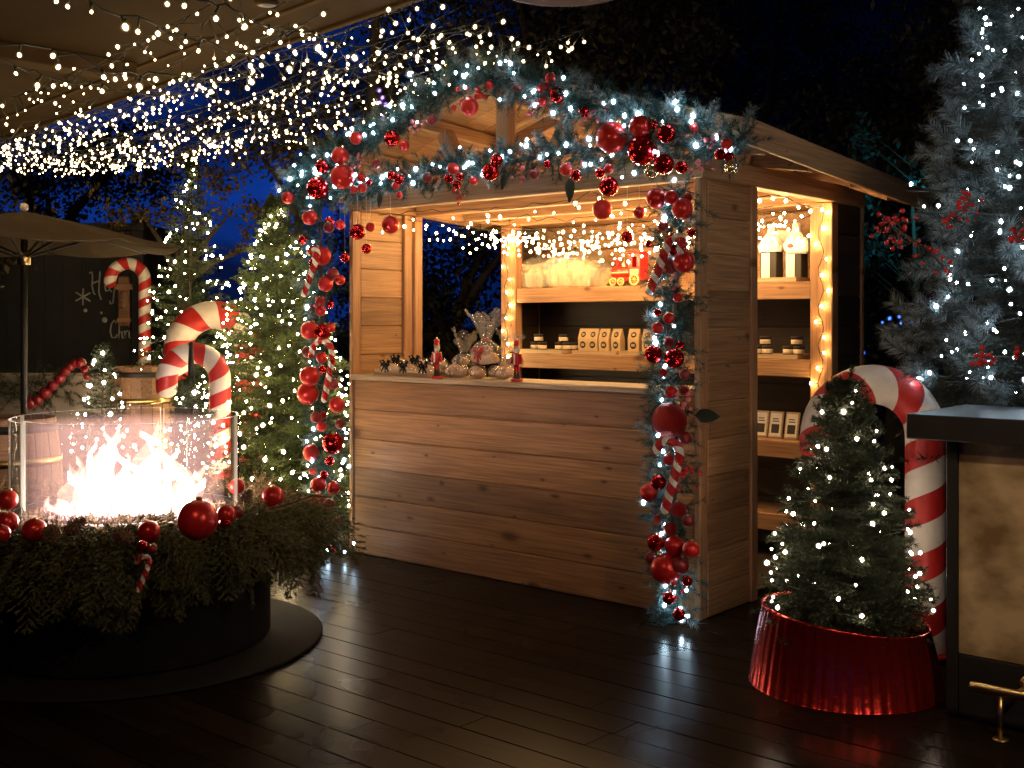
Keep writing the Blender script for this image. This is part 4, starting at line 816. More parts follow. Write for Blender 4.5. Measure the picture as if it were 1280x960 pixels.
# red collar, taller on the left
rc0, rc1 = .378, .322
co = thing('tree_collar', 'flared red metal tree collar round the foot of the small fir', 'tree collar', TR); mb = MB(); ns = 96
def cf(r, z, a):
    k = .275-.035*math.cos(a); zz = z*k if z > 0 else 0.002; rr = r*(1+.010*(abs(math.sin(a*24))-.5)); return rr, zz
mb.lathe([(rc0, 0), (rc0-.003, .02), (rc0*.55+rc1*.45, .5), (rc1+.002, .97), (rc1+.006, 1.0), (rc1+.002, 1.02), (rc1-.006, 1.0), (rc0*.55+rc1*.45-.008, .5), (rc0-.012, .002)], 288, 0, (0, 0, 0), cf); mb.build('band', M['collar'], co)
a_ = R(-112); mb = MB()
for zz in (.05, .14, .21): mb.ball(((rc0-.004-(rc0-rc1)*zz/.27)*math.cos(a_), (rc0-.004-(rc0-rc1)*zz/.27)*math.sin(a_), zz), .006, 8)
mb.build('rivet', M['collar'], co)['kind'] = 'stuff'
# big frosted tree on the right
FT = Vector((2.29, 4.98, 0)); rgf = np.random.default_rng(31); ft = thing('frosted_tree', 'big frosted artificial pine with long white tipped needles behind the bar', 'pine tree', FT)
trunk('trunk', 3.5, .05, ft); A, Bq = fir_twigs(.92, 3.65, .52, 520, rgf, -.15, .7, .065, .05, .66, .36)
inst('crown', tri_mesh('crown', needles(A, Bq, 14, .046, .0032, .8, rgf), [0, 0, 1], M['frost_grey']), ft)
sp0 = []; sp1 = []
for i in range(250):
    f = ((i+rgf.random())/250)**1.15; z = 1.0+2.6*f; rr = .53*((1-f)**.66)*rgf.uniform(.78, 1.15)+.04; a = i*2.39996; d = np.array([math.cos(a), math.sin(a), .25+.3*rgf.normal()]); d /= np.linalg.norm(d)
    a += rgf.normal()*.8; d = np.array([math.cos(a), math.sin(a), .15+.45*rgf.normal()]); d /= np.linalg.norm(d); p = np.array([rr*math.cos(a), rr*math.sin(a), z+rgf.normal()*.05]); sp0.append(p-d*.10); sp1.append(p+d*.06)
inst('frosted_spray', tri_mesh('frosted', needles(np.array(sp0), np.array(sp1), 240, .066, .0028, .9, rgf), [0, .3, 1], M['frost_tree']), ft)
pts = []
for (x, y) in ((1225, 128), (1139, 230), (1155, 258), (1173, 257), (1215, 203), (1246, 212), (1250, 290), (1262, 362), (1196, 353), (1224, 250), (1285, 315), (1270, 90), (1210, 355), (1185, 371), (1183, 425), (1207, 417), (1196, 437), (1256, 440), (1237, 452), (1268, 447), (1150, 472), (1162, 466), (1238, 519), (1252, 512), (1190, 440), (1213, 176), (1247, 190), (1275, 205), (1197, 176), (1228, 95), (1265, 20), (1238, 30), (1240, 350), (1276, 260), (1170, 383), (1275, 392), (1212, 465), (1262, 235), (1205, 105), (1150, 488))+tuple((rg.uniform(1165+60*(1-yy/520), 1290), yy) for yy in rg.uniform(5, 515, 45)):
    f = max(0, (H-(y-HY)/F*4.6-.9)/2.7); rr = .53*(max(.02, 1-f)**.66); dx = (x-CX)/F*4.6-FT.x; dep = 4.98-math.sqrt(max(.01, rr*rr-min(dx*dx, rr*rr)))+rg.uniform(-.06, .02); pts.append(P(x, y, dep))
for i in range(50):
    a, f = rg.uniform(-1.3, 2.6), rg.uniform(0, .95); rr = .53*(1-f)**.66; pts.append(FT+Vector((rr*math.cos(a), rr*math.sin(a), .95+2.65*f)))
light_string('light_string', 'cool white lights scattered over the big frosted pine', pts, M['cool_tree'], .0058, [[p+Vector((.01, .08, -.02)) for p in sorted(pts, key=lambda v: v.z)]], origin=FT)
# red berry branches in the frosted tree
def berry_branch(pp, n, sp, label, seed):
    rr = random.Random(seed); a = Vector(pp[0]); o = thing('berry_branch', label, 'berries', a, 0, 'red berry branches'); q2 = [Vector(p)-a for p in pp]; mb = MB(); mb.tube(q2, [.005-.003*i/(len(q2)-1) for i in range(len(q2))], 6); ball = ico(2, .0095, 'berry', M['berry'])
    for i in range(n):
        t = rr.uniform(.1, 1)*(len(q2)-1); k = min(len(q2)-2, int(t)); c = q2[k].lerp(q2[k+1], t-k); v = c+Vector((rr.gauss(0, sp), rr.gauss(0, sp), rr.gauss(0, sp))); mb.tube([c, v], .0018, 4); inst('berry', ball, o, v, (0, 0, 0), rr.uniform(.75, 1.15))
    mb.build('twig', M['bark'], o)
berry_branch([P(1190, 342, 4.5), P(1168, 322, 4.42), P(1143, 300, 4.38), P(1118, 288, 4.36), P(1112, 279, 4.36)], 48, .035, 'long red berry branch reaching left out of the frosted pine', 3)
berry_branch([P(1215, 250, 4.4), P(1205, 262, 4.35), P(1180, 272, 4.3)], 26, .025, 'red berry branch above the long one on the frosted pine', 4)
berry_branch([P(1290, 300, 4.3), P(1276, 290, 4.25), P(1272, 300, 4.2)], 24, .03, 'red berry branch at the right edge of the frosted pine', 5)
berry_branch([P(1240, 440, 4.4), P(1228, 448, 4.3), P(1222, 455, 4.28)], 18, .022, 'red berry branch low in the middle of the frosted pine', 6)
berry_branch([P(1285, 432, 4.3), P(1278, 440, 4.25)], 14, .022, 'red berry branch low at the right edge of the frosted pine', 7)

# ------------------------------------------------------------------ giant candy canes
def giant(base, R_, r, top, label, side=-1, end=.3, per=.25, yaw=0):
    base = Vector(base); sd = Vector((side*math.cos(yaw), math.sin(yaw), 0)); st1 = base+Vector((0, 0, top-r-R_)); nrm = Vector((0, 1, 0))
    pts = hook(base+Vector((0, 0, .012)), st1, R_, sd, nrm, 22, end); o = cane(pts, r, per, label, 'cane', 'giant_candy_cane', 'giant candy canes', 24)
    MB().lathe([(.001, 0), (r*1.5, 0), (r*1.5, .010), (.001, .010)], 24).build('base_plate', M['red_paint'], o)
giant((P(1157, 402, 4.95).x, 4.95, 0), .23, .086, 1.262, 'giant red and white candy cane behind the small fir in the red collar', end=.25)
giant((P(312, 402, 8.3).x, 8.3, 0), .262, .103, H+(402-376)/F*8.3, 'largest giant candy cane on the left, half hidden by the full fir', end=.5, per=.27)
giant((P(275, 402, 7.25).x, 7.25, 0), .170, .068, H-(428-402)/F*7.25, 'smaller giant candy cane arching over the small lit fir', end=.35, per=.17)
giant((P(181, 402, 11.5).x, 11.5, 0), .175, .062, H+(402-322)/F*11.5, 'farthest giant candy cane in front of the chalk lettering', end=.1, per=.17)
# ------------------------------------------------------------------ fire pit
PC = Vector((-1.755, 5.18, 0)); pt = thing('fire_pit', 'round black fire pit with a curved glass wind guard on a dark base disc', 'fire pit', PC)
MB().lathe([(.001, .0025), (.875, .0025), (.88, .006), (.88, .012), (.875, .016), (.001, .016)], 64).build('base_disc', M['pit'], pt)
MB().lathe([(.59, .0162), (.635, .02), (.64, .03), (.64, .55), (.625, .575), (.53, .585), (.525, .555), (.001, .55)], 64).build('drum', M['pit'], pt)
MB().lathe([(.001, .552), (.40, .552), (.47, .565), (.475, .60), (.50, .60), (.50, .553)], 64).build('burner_pan', M['pit'], pt)
rr = np.random.default_rng(4); n = 2200; a = rr.random(n)*6.283; q = np.sqrt(rr.random(n))*.465; C = np.stack([q*np.cos(a), q*np.sin(a), .566+rr.random(n)*.014], 1)
d = leaves(C, .022, rr, .8); up = C[:, None, :]+np.array([0, 0, .012]); T = np.concatenate([np.stack([d[:, i], d[:, (i+1) % 4], up[:, 0]], 1) for i in range(4)])
inst('lava_rock', tri_mesh('rocks', T, [0, 0, 0], M['rocks']), pt)['kind'] = 'stuff'
def arc(r, a0, a1, z0, z1, th=.011):
    mb = MB(); k = 26; vs = []; fs = []; fe = []
    for i in range(k+1):
        t = a0+(a1-a0)*i/k; c, s = math.cos(t), math.sin(t); vs += [(r*c, r*s, z0), (r*c, r*s, z1), ((r+th)*c, (r+th)*s, z0), ((r+th)*c, (r+th)*s, z1)]
    for i in range(k):
        o = i*4; fs += [(o, o+4, o+5, o+1), (o+2, o+3, o+7, o+6)]; fe += [(o+1, o+5, o+7, o+3), (o, o+2, o+6, o+4)]
    e = k*4; fe += [(0, 1, 3, 2), (e, e+2, e+3, e+1)]
    mb.add(vs, fs, 0, True); mb.add(vs, fe, 1); return mb.build('glass_panel', [M['glass'], M['glass_edge']], pt)
for a0, a1, r in ((-142, -92, .440), (-90.5, -38, .440), (-50, 2, .485), (4, 88, .485), (90, 176, .485), (178, 230, .485)): arc(r, R(a0), R(a1), .602, 1.02)
# flames: a white hot core and a thinner outer tongue each
m = glow('flame_core', (1, .78, .64), 16); M['flame'] = m; m.cycles.emission_sampling = 'FRONT_BACK'; N = m.node_tree.nodes; K = m.node_tree.links; e = N['Emission']
tc = N.new('ShaderNodeTexCoord'); sp = N.new('ShaderNodeSeparateXYZ'); K.new(tc.outputs['Object'], sp.inputs[0]); mr = N.new('ShaderNodeMapRange'); mr.inputs[1].default_value = .10; mr.inputs[2].default_value = .32; mr.inputs[3].default_value = 110; mr.inputs[4].default_value = 2
K.new(sp.outputs[2], mr.inputs[0]); K.new(mr.outputs[0], e.inputs[1]); r_ = ramp(N, [(.1, (1, .80, .70)), (.8, (1, .70, .55))]); m3 = N.new('ShaderNodeMath'); m3.operation = 'MULTIPLY'; m3.inputs[1].default_value = 3; K.new(sp.outputs[2], m3.inputs[0]); K.new(m3.outputs[0], r_.inputs[0]); K.new(r_.outputs[0], e.inputs[0])
m = bpy.data.materials.new('flame_outer'); m.use_nodes = True; N = m.node_tree.nodes; K = m.node_tree.links; N.clear(); e = N.new('ShaderNodeEmission'); e.inputs[0].default_value = (1, .56, .42, 1); e.inputs[1].default_value = .32
t = N.new('ShaderNodeBsdfTransparent'); ad = N.new('ShaderNodeAddShader'); o = N.new('ShaderNodeOutputMaterial'); K.new(e.outputs[0], ad.inputs[0]); K.new(t.outputs[0], ad.inputs[1]); K.new(ad.outputs[0], o.inputs[0]); m.cycles.emission_sampling = 'NONE'; M['flame2'] = m
fi = thing('gas_fire', 'white hot pinkish gas flames burning inside the glass of the fire pit', 'fire', PC+Vector((0, 0, .57)))
def tongue(x, y, w_, h, seed, lean=0, m='flame'):
    r2 = random.Random(seed); ph = [r2.uniform(0, 6) for _ in range(6)]; mb = MB(); k = 28; n = 16; vs = []; fs = []
    for i in range(k+1):
        f = i/k; rad = w_*(math.sin(math.pi*min(1, f*.72+.22))**1.1)*(1-f)**.6*(1+.20*math.sin(f*8+ph[5]))+.0006; cx = x+lean*f*f+.045*math.sin(f*6+ph[0])*f; cy = y+.02*math.sin(f*4+ph[1])*f
        for j in range(n):
            a = 6.2832*j/n; q = rad*(1+.20*math.sin(2*a+ph[2]+f*5)+.07*math.sin(3*a+ph[3]-f*7)); vs.append((cx+q*math.cos(a), cy+q*math.sin(a)*.7, h*f+.02*math.sin(a*2+ph[4])*f))
    for i in range(k):
        for j in range(n): fs.append((i*n+j, i*n+(j+1) % n, (i+1)*n+(j+1) % n, (i+1)*n+j))
    mb.add(vs, fs, 0, True); return mb.build('flame', M[m], fi)
for i, (x, y, w_, h, ln) in enumerate(((-.20, 0, .055, .22, -.03), (-.14, .02, .06, .35, .06), (-.10, -.03, .05, .25, .03), (.03, 0, .055, .22, .0), (.07, .02, .05, .36, .03), (.17, -.02, .06, .25, -.02), (.24, .02, .065, .27, -.03), (.29, -.02, .045, .19, .03), (-.03, -.02, .05, .13, 0), (-.26, -.03, .03, .06, -.05), (.12, 0, .045, .12, 0))):
    tongue(x, y, w_*.62, h*.8, i, ln)
    tongue(x+.006, y-.01, w_*1.05, h*1.0, i+20, ln*1.1, 'flame2'); tongue(x-.010, y-.025, w_*1.35, h*1.15, i+40, ln*1.4, 'flame2')
vb = MB(); vb.lathe([(.001, .01), (.43, .01), (.43, .43), (.001, .43)], 40); m = bpy.data.materials.new('bloom_haze'); m.use_nodes = True; N = m.node_tree.nodes; N.clear(); e = N.new('ShaderNodeEmission'); e.inputs[0].default_value = (1, .52, .46, 1); e.inputs[1].default_value = 1.05  # added pink glowing haze, imitates lens bloom round the flames
o = N.new('ShaderNodeOutputMaterial'); m.node_tree.links.new(e.outputs[0], o.inputs['Volume']); vb.build('bloom_haze', m, fi)
# cedar wreath round the rim
rw = np.random.default_rng(77); A = []; Bq = []; A2 = []; B2 = []
for i in range(300):
    a = rw.random()*6.2832; ca, sa = math.cos(a), math.sin(a); r0 = rw.uniform(.535, .62); z = rw.uniform(.575, .615); L = rw.uniform(.30, .54); prev = np.array([r0*ca, r0*sa, z]); tw = rw.normal()*.5
    hd = np.array([math.cos(a+tw), math.sin(a+tw), 0]); sd = np.array([-hd[1], hd[0], 0]); el = rw.uniform(-.05, .42); dr = rw.uniform(1.0, 1.9); roll = rw.normal()*.5; k = 16
    for q in range(1, k+1):
        g = q/k; e = el-dr*g; p = prev+(hd*math.cos(e)+np.array([0, 0, math.sin(e)]))*L/k
        rad = math.hypot(p[0], p[1])
        if rad < .652 and p[2] < .575: p[:2] *= .652/rad
        A.append(prev); Bq.append(p); up = np.array([-hd[0]*math.sin(e), -hd[1]*math.sin(e), math.cos(e)]); s2 = sd*math.cos(roll)+up*math.sin(roll); ax = (p-prev)/np.linalg.norm(p-prev)
        for s_ in (-1, 1):
            l = .10*(1-g)**.7*(.35+g)*1.9*(.7+.5*rw.random())+.008; A2.append(p); B2.append(p+(ax*.8+s2*s_*.75)*l)
        prev = p
wr = thing('cedar_wreath', 'thick wreath of drooping cedar fronds round the rim of the fire pit', 'wreath', PC)
T = np.concatenate([needles(np.array(A), np.array(Bq), 6, .018, .0045, .6, rw), needles(np.array(A2), np.array(B2), 18, .022, .0068, .42, rw)]); inst('fronds', tri_mesh('cedar', T, [0, 0, 1], M['cedar']), wr)
A = []; Bq = []
for i in range(330):
    a = rw.random()*6.2832; r0 = rw.uniform(.53, .70); p = np.array([r0*math.cos(a), r0*math.sin(a), .595+rw.random()*.02]); A.append(p); Bq.append(p+np.array([rw.normal()*.05, rw.normal()*.05, .03+.05*rw.random()]))
inst('dried_sprigs', tri_mesh('sprigs', needles(np.array(A), np.array(Bq), 30, .03, .0036, .7, rw), [0, 0, 1], M['moss']), wr)
def wp(px, py, z): return on_plane(px, py, Vector((0, 0, 1)), z)
for px, py, r, z, f, lab in ((247, 650, 25, .73, 'm', 'biggest bauble on the wreath, in front of the right side of the flames'), (283, 643, 12, .68, 'm', 'bauble just right of the biggest one on the wreath'), (296, 640, 8, .66, 'd', 'dark bauble right of the pair beside the biggest on the wreath'), (341, 621, 14, .68, 'm', 'bauble at the right end of the wreath against the lit fir'),
                         (186, 665, 14, .655, 'm', 'bauble half sunk in the wreath left of the biggest'), (281, 654, 7, .65, 's', 'small shiny bauble under the pair beside the biggest on the wreath'), (178, 683, 7, .645, 's', 'small shiny bauble above the little candy cane'), (191, 686, 6, .64, 'd', 'small dark bauble above the little candy cane'),
                         (9, 625, 13, .70, 'm', 'highest bauble at the left edge of the photo'), (9, 653, 14, .67, 'm', 'middle bauble at the left edge of the photo'), (2, 667, 11, .65, 'm', 'lowest bauble at the left edge of the photo'), (43, 663, 15, .655, 'm', 'bauble on the wreath near the left end of the glass'), (296, 608, 10, .68, 'm', 'bauble behind the right end of the glass')):
    p = wp(px, py, z); bauble(f, p, r/F*p.y, FIN[f]+' '+lab, 'baubles on the fire pit wreath')
def pine_cone(p, s, label, rot):
    o = thing('pine_cone', label, 'pine cone', p, 0, 'pine cones'); mb = MB(); n = 0
    mb.ball((0, 0, 0), .018*s, 8, 0, (1, 1, 1.7))
    for i in range(60):
        f = i/60; z = (-.03+.065*f)*s; rad = .026*s*math.sin(math.pi*min(1, f*.85+.12)); a = i*2.39996; c, q = math.cos(a), math.sin(a); b = Vector((c, q, 0)); sd = Vector((-q, c, 0)); o0 = b*rad*.3+Vector((0, 0, z)); t = b*rad+Vector((0, 0, z+.010*s))
        mb.add([o0-sd*.004*s, o0+sd*.004*s, t+sd*.006*s, t-sd*.006*s, t+Vector((0, 0, -.004*s))+b*.003*s], [(0, 1, 2, 3), (3, 2, 4), (0, 3, 4), (1, 4, 2), (0, 4, 1)])
    mb.build('scales', M['cone'], o).rotation_euler = rot
for i, (px, py, z, lab) in enumerate(((157, 672, .66, 'pine cone on the wreath left of the half sunk bauble'), (92, 660, .66, 'pine cone on the wreath in front of the left glass panel'), (64, 668, .65, 'pine cone right of the bauble near the left end of the glass'), (305, 625, .66, 'pine cone beside the right end of the glass'))): pine_cone(wp(px, py, z), 1.25, lab, (rnd.uniform(-1, 1), rnd.uniform(-1, 1), 0))
a, b = P(173, 738, 4.24), P(186, 706, 4.26); up = (b-a).normalized(); s = P(171, 704, 4.26)-b; s -= up*s.dot(up); cane(hook(a, b, s.length/2, s.normalized(), None), .011, .045, 'little red white candy cane hanging on the front of the fire pit wreath')
a, b = P(350, 660, 4.9), P(362, 657, 4.9)
mb = thing('twig', 'thin pale twig lying across the right end of the wreath', 'twig', wp(322, 640, .69)); MB().tube([(0, 0, 0), (.1, .04, .02), (.2, .1, .05), (.27, .12, .04)], [.006, .005, .004, .002], 6).build('stem', M['bark'], mb)
inst('needles', tri_mesh('tw', needles(np.array([[.02, 0, .0], [.1, .04, .02], [.18, .09, .045]]), np.array([[.1, .04, .02], [.18, .09, .045], [.3, .14, .05]]), 60, .03, .003, .6, rw), [0, 0, 1], M['moss']), mb)

# ------------------------------------------------------------------ bar on the right
BQ = Vector((1.608, 4.205, 0)); bar = thing('bar_counter', 'bar counter with black top, cream marble front and brass foot rail', 'bar', BQ, TH)
MB().box((-.103, -.125, 1.02), (2.2, .52, 1.111), bev=.004).build('top', M['black'], bar)
MB().box((0, -.004, .0), (.042, .42, 1.018), bev=.003).build('end_post', M['black'], bar); MB().box((.044, .004, .232), (2.1, .03, 1.018)).build('marble_panel', M['marble'], bar)
MB().box((.044, -.002, 0), (2.1, .03, .228), bev=.003).build('plinth', M['black'], bar); MB().box((.044, .034, 0), (2.1, .40, 1.0)).build('body', M['black'], bar)
ra = MB(); z = .168; x0 = .14; ra.tube([(x0-.004, -.15, z), (x0, -.15, z), (2.0, -.15, z), (2.004, -.15, z)], [.013, .017, .017, .013], 14); rail = ra.build('foot_rail', M['brass'], bar)
for xx in (.24, 1.1, 1.9):
    MB().tube([(xx, -.15, .154), (xx, -.15, .006)], .0085, 10).lathe([(.001, .0), (.028, .0), (.028, .005), (.001, .006)], 16, 0, (xx, -.15, .001)).build('leg', M['brass'], rail)
    MB().tube([(xx+.05, -.135, z), (xx+.05, -.0045, z)], .0085, 10).tube([(xx+.05, -.012, z), (xx+.05, -.003, z)], .03, 16).build('bracket', M['brass'], rail)
# ------------------------------------------------------------------ goods on the counter and the shelves
def shelf_x(px, y=1.52): p = on_plane(px, 402, YV, y); return (p-L0).dot(XV)
def on_shelf(px, z, y=1.58): return B(shelf_x(px, y), y, z)
CT = 1.1185
def cpt(px, py): p = on_plane(px, py, Vector((0, 0, 1)), CT); return p
def crumple(mb, n, prof, jit, seed, sx=1, sy=1, z0=0, sq=0):
    r2 = random.Random(seed); ph = [r2.uniform(0, 6) for _ in range(8)]
    def fn(r, z, a):
        k = 1+jit*(math.sin(a*5+ph[0]+z*40)*.5+math.sin(a*9+ph[1]-z*60)*.35+math.sin(a*14+ph[2]+z*25)*.3)+r2.uniform(-jit, jit)*.35; k *= max(abs(math.cos(a)), abs(math.sin(a)))**-sq; return r*k, z+r2.uniform(-jit, jit)*r*.25
    k0 = len(mb.v); mb.lathe(prof, n, 0, (0, 0, 0), fn)
    for i in range(k0, len(mb.v)): v = mb.v[i]; mb.v[i] = (v[0]*sx, v[1]*sy, v[2]+z0)
    for i in range(len(mb.sm)): mb.sm[i] = False
def tuft(mb, z, s, seed, n=7):
    """pointed crinkled sheets fanning up from a knot"""
    r2 = random.Random(seed)
    for i in range(n):
        a = 6.2832*i/n+r2.uniform(-.3, .3); l = s*r2.uniform(.12, .22); sp = r2.uniform(.25, .65); wd = s*r2.uniform(.03, .05); vs = []; fs = []; k = 6
        for q in range(k+1):
            f = q/k; rr = .015*s+l*sp*f**1.3; zz = z+l*(f-.25*sp*f*f); w2 = wd*(.35+f*1.3)*(1 if f < .8 else (1-f)*3.2+.35)
            for e in (-1, -.3, .3, 1):
                j = r2.uniform(-.006, .006)*s; vs.append(((rr+j+.012*s*(e*e))*math.cos(a)-e*w2*math.sin(a), (rr+j+.012*s*e*e)*math.sin(a)+e*w2*math.cos(a), zz+r2.uniform(-.01, .012)*s*(f > .6)))
        for q in range(k):
            for e in range(3): fs.append((q*4+e, q*4+e+1, q*4+e+5, q*4+e+4))
        mb.add(vs, fs)
def hamper(loc, wd, dp, h, label, seed, tilt=0):
    o = thing('gift_hamper', label, 'hamper', loc, TH+tilt, 'hampers on the upper shelf'); mb = MB()
    vs = [(-wd*.40, -dp*.4, .003), (wd*.40, -dp*.4, .003), (wd*.40, dp*.4, .003), (-wd*.40, dp*.4, .003), (-wd*.5, -dp*.5, h*.34), (wd*.5, -dp*.5, h*.34), (wd*.5, dp*.5, h*.36), (-wd*.5, dp*.5, h*.36)]
    mb.add(vs, [(3, 2, 1, 0), (4, 5, 6, 7), (0, 1, 5, 4), (1, 2, 6, 5), (2, 3, 7, 6), (3, 0, 4, 7)]); mb.build('basket', M['hampers'], o)
    r2 = random.Random(seed); mb = MB()
    for i in range(16): mb.ball((r2.uniform(-.36, .36)*wd, r2.uniform(-.3, .3)*dp, h*(.34+.12*r2.random())), r2.uniform(.03, .05), 8, 0, (1.2, 1, .8))
    mb.build('goods', M['hampers'], o); mb = MB()
    crumple(mb, 52, [(.46, .004), (.52, .02), (.56, .3), (.55, .42), (.42, .56), (.2, .66), (.07, .72), (.09, .75)], .10, seed, wd, dp, 0, .85)
    for i in range(len(mb.v)): v = mb.v[i]; mb.v[i] = (v[0], v[1], v[2]*h)
    tuft(mb, h*.72, h*1.1, seed, 9)
    mb.build('wrapping', M['cello'], o); MB().tube([(.07*wd*math.cos(a*.5), .07*dp*math.sin(a*.5), h*.72) for a in range(13)], .005, 6).ball((0, -.07*dp-.01, h*.72), .014, 8).build('ribbon', M['ribbon' if seed % 2 else 'gold'], o)
    return o
hamper(on_shelf(672, 1.69, 1.66), .33, .28, .33, 'cellophane wrapped gift hamper at the left end of the upper shelf', 3)
hamper(on_shelf(722, 1.69, 1.65), .40, .30, .38, 'largest cellophane wrapped gift hamper in the middle of the upper shelf', 5)
hamper(on_shelf(752, 1.69, 1.72), .20, .22, .27, 'small wrapped gift hamper leaning between the largest hamper and the toy train', 8, .4)
# toy train
t0 = on_shelf(786, 1.69, 1.58); tr = thing('toy_train', 'red toy steam locomotive with yellow wheels on the upper shelf', 'toy', t0, TH)
MB().box((-.13, -.045, .035), (.135, .045, .062), bev=.004).build('chassis', M['red_paint'], tr); MB().tube([(-.115, 0, .095), (.03, 0, .095)], .042, 18).tube([(-.125, 0, .095), (-.115, 0, .095)], .034, 18).build('boiler', M['red_paint'], tr)
MB().lathe([(.012, .13), (.016, .17), (.024, .185), (.026, .20), (.001, .20)], 14, 0, (-.085, 0, 0)).build('chimney', M['red_paint'], tr); MB().lathe([(.016, .12), (.018, .15), (.010, .165), (.004, .185), (.001, .19)], 14, 0, (-.035, 0, 0)).build('steam_dome', M['gold'], tr)
cb = MB().box((.03, -.05, .062), (.125, .05, .125), bev=.003)
for (x0, x1, y0, y1) in ((.03, .045, -.05, .05), (.11, .125, -.05, .05)): cb.box((x0, y0, .126), (x1, y1, .215))
cb.box((.046, .038, .126), (.109, .048, .215)); cb.box((.046, -.048, .126), (.058, -.038, .215)).box((.097, -.048, .126), (.109, -.038, .215)).box((.0585, -.048, .195), (.0965, -.038, .215)); cab = cb.build('cab', M['red_paint'], tr)
MB().box((.018, -.062, .2165), (.142, .062, .232), bev=.006).build('cab_roof', M['red_paint'], tr); MB().box((.045, -.0535, .075), (.112, -.0505, .112), bev=.001).build('name_plate', M['yellow_paint'], tr)
MB().box((-.115, -.0475, .088), (.028, -.0425, .096)).build('trim_line', M['yellow_paint'], tr)
for (x, r) in ((-.095, .028), (-.03, .028), (.08, .040)):
    for sy in (-1, 1):
        mb = MB(); y = sy*.052; n = 24
        for k in range(n):
            a0, a1 = 6.2832*k/n, 6.2832*(k+1)/n
            def ringp(rr, a, dy): return (x+rr*math.cos(a), y+dy, r+.003+rr*math.sin(a))
            mb.add([ringp(r, a0, -.005), ringp(r, a1, -.005), ringp(r*.72, a1, -.005), ringp(r*.72, a0, -.005), ringp(r, a0, .005), ringp(r, a1, .005), ringp(r*.72, a1, .005), ringp(r*.72, a0, .005)], [(0, 3, 2, 1), (4, 5, 6, 7), (0, 1, 5, 4), (3, 7, 6, 2)])
        for k in range(8): a = 6.2832*k/8; mb.tube([(x, y, r+.003), (x+r*.8*math.cos(a), y, r+.003+r*.8*math.sin(a))], r*.06, 5)
        mb.tube([(x, y-.006, r+.003), (x, y+.006, r+.003)], r*.22, 10); mb.build('wheel', M['yellow_paint'], tr)
MB().prism([(-.135, .06), (-.175, .012), (-.165, .008), (-.13, .03)], -.04, .04).build('cow_catcher', M['gold'], tr)
# jars in little pyramids on shallow trays
def jar(p, label, group):
    o = thing('jar', label, 'jar', p, TH+rnd.uniform(-.15, .15), group); o.scale = (1.12, 1.12, 1.12); MB().lathe([(.001, 0), (.027, 0), (.029, .004), (.029, .036), (.001, .036)], 16).build('glass', M['jar'], o)
    MB().lathe([(.0295, .008), (.030, .0085), (.030, .0315), (.0295, .032)], 16).build('label', M['label'], o); MB().lathe([(.029, .0365), (.031, .0365), (.031, .048), (.029, .050), (.001, .050)], 16).build('lid', M['ink'], o)
def tray(x0, x1, y0, y1, z, label):
    o = thing('wooden_tray', label, 'tray', B((x0+x1)/2, y0, z), TH); w2 = (x1-x0)/2; d = y1-y0; mb = MB(); mb.box((-w2, 0, 0), (w2, d, .020))
    mb.box((-w2, -.008, 0), (w2, -.0005, .026)).box((-w2, d+.0005, 0), (w2, d+.008, .026)).box((-w2-.008, -.008, 0), (-w2-.0005, d+.008, .026)).box((w2+.0005, -.008, 0), (w2+.008, d+.008, .026)); mb.build('body', M['counter'], o); return o
z = 1.226; xs = shelf_x(655); tray(shelf_x(648), shelf_x(708), 1.475, 1.70, z, 'shallow wooden tray of jars at the left end of the lower shelf'); tray(shelf_x(722), shelf_x(775), 1.475, 1.70, z, 'shallow wooden tray of kraft bags in the middle of the lower shelf'); tray(shelf_x(781), shelf_x(840), 1.475, 1.70, z, 'shallow wooden tray behind the right post garland on the lower shelf')
for k, (px, side) in enumerate(((669, 'left'), (700, 'right'))):
    x = shelf_x(px)
    for i, (dx, dz, w_) in enumerate(((-.034, 0, 'lower left'), (.034, 0, 'lower right'), (0, .058, 'topmost'))): jar(B(x+dx, 1.56, z+.0205+dz), '%s dark jar in the %s jar pile seen through the stall opening' % (w_, side), 'jars on the lower shelf')
x = shelf_x(714, 1.56); jar(B(x, 1.60, z+.0205), 'single dark jar just left of the kraft bags', 'jars on the lower shelf')
# kraft bags
def kraft(px, label, tw=0):
    p = B(shelf_x(px), 1.545, z+.0205); o = thing('kraft_bag', label, 'paper bag', p, TH+tw, 'kraft bags on the lower shelf'); w2, d, h = .040, .05, .155
    vs = [(-w2, 0, 0), (w2, 0, 0), (w2, d, 0), (-w2, d, 0), (-w2*1.02, -.004, h*.55), (w2*1.02, -.004, h*.55), (w2*1.02, d*.95, h*.55), (-w2*1.02, d*.95, h*.55), (-w2, d*.42, h), (w2, d*.42, h), (w2, d*.52, h), (-w2, d*.52, h)]
    MB().add(vs, [(3, 2, 1, 0), (0, 1, 5, 4), (1, 2, 6, 5), (2, 3, 7, 6), (3, 0, 4, 7), (4, 5, 9, 8), (5, 6, 10, 9), (6, 7, 11, 10), (7, 4, 8, 11), (8, 9, 10, 11)]).build('bag', M['kraft'], o)
    a2 = math.atan2(d*.42+.004, h*.45)
    for zz, yy, tl, m, r in ((h*.28, -.0032, .05, 'ink', .024), (h*.74, .0065, -a2, 'ink', .020)):
        mb = MB(); mb.lathe([(.001, 0), (r, 0), (r, .001), (.001, .001)], 20); mb.build('round_label', M[m], o, (0, yy, zz), (R(90)+tl*1.0, 0, 0))
        for q in (-.006, 0, .006): MB().box((-r*.55, -.0004, q-.0014), (r*.55, .0004, q+.0014)).build('print_line', M['label'], o, (0, yy-.0022, zz), (tl, 0, 0))
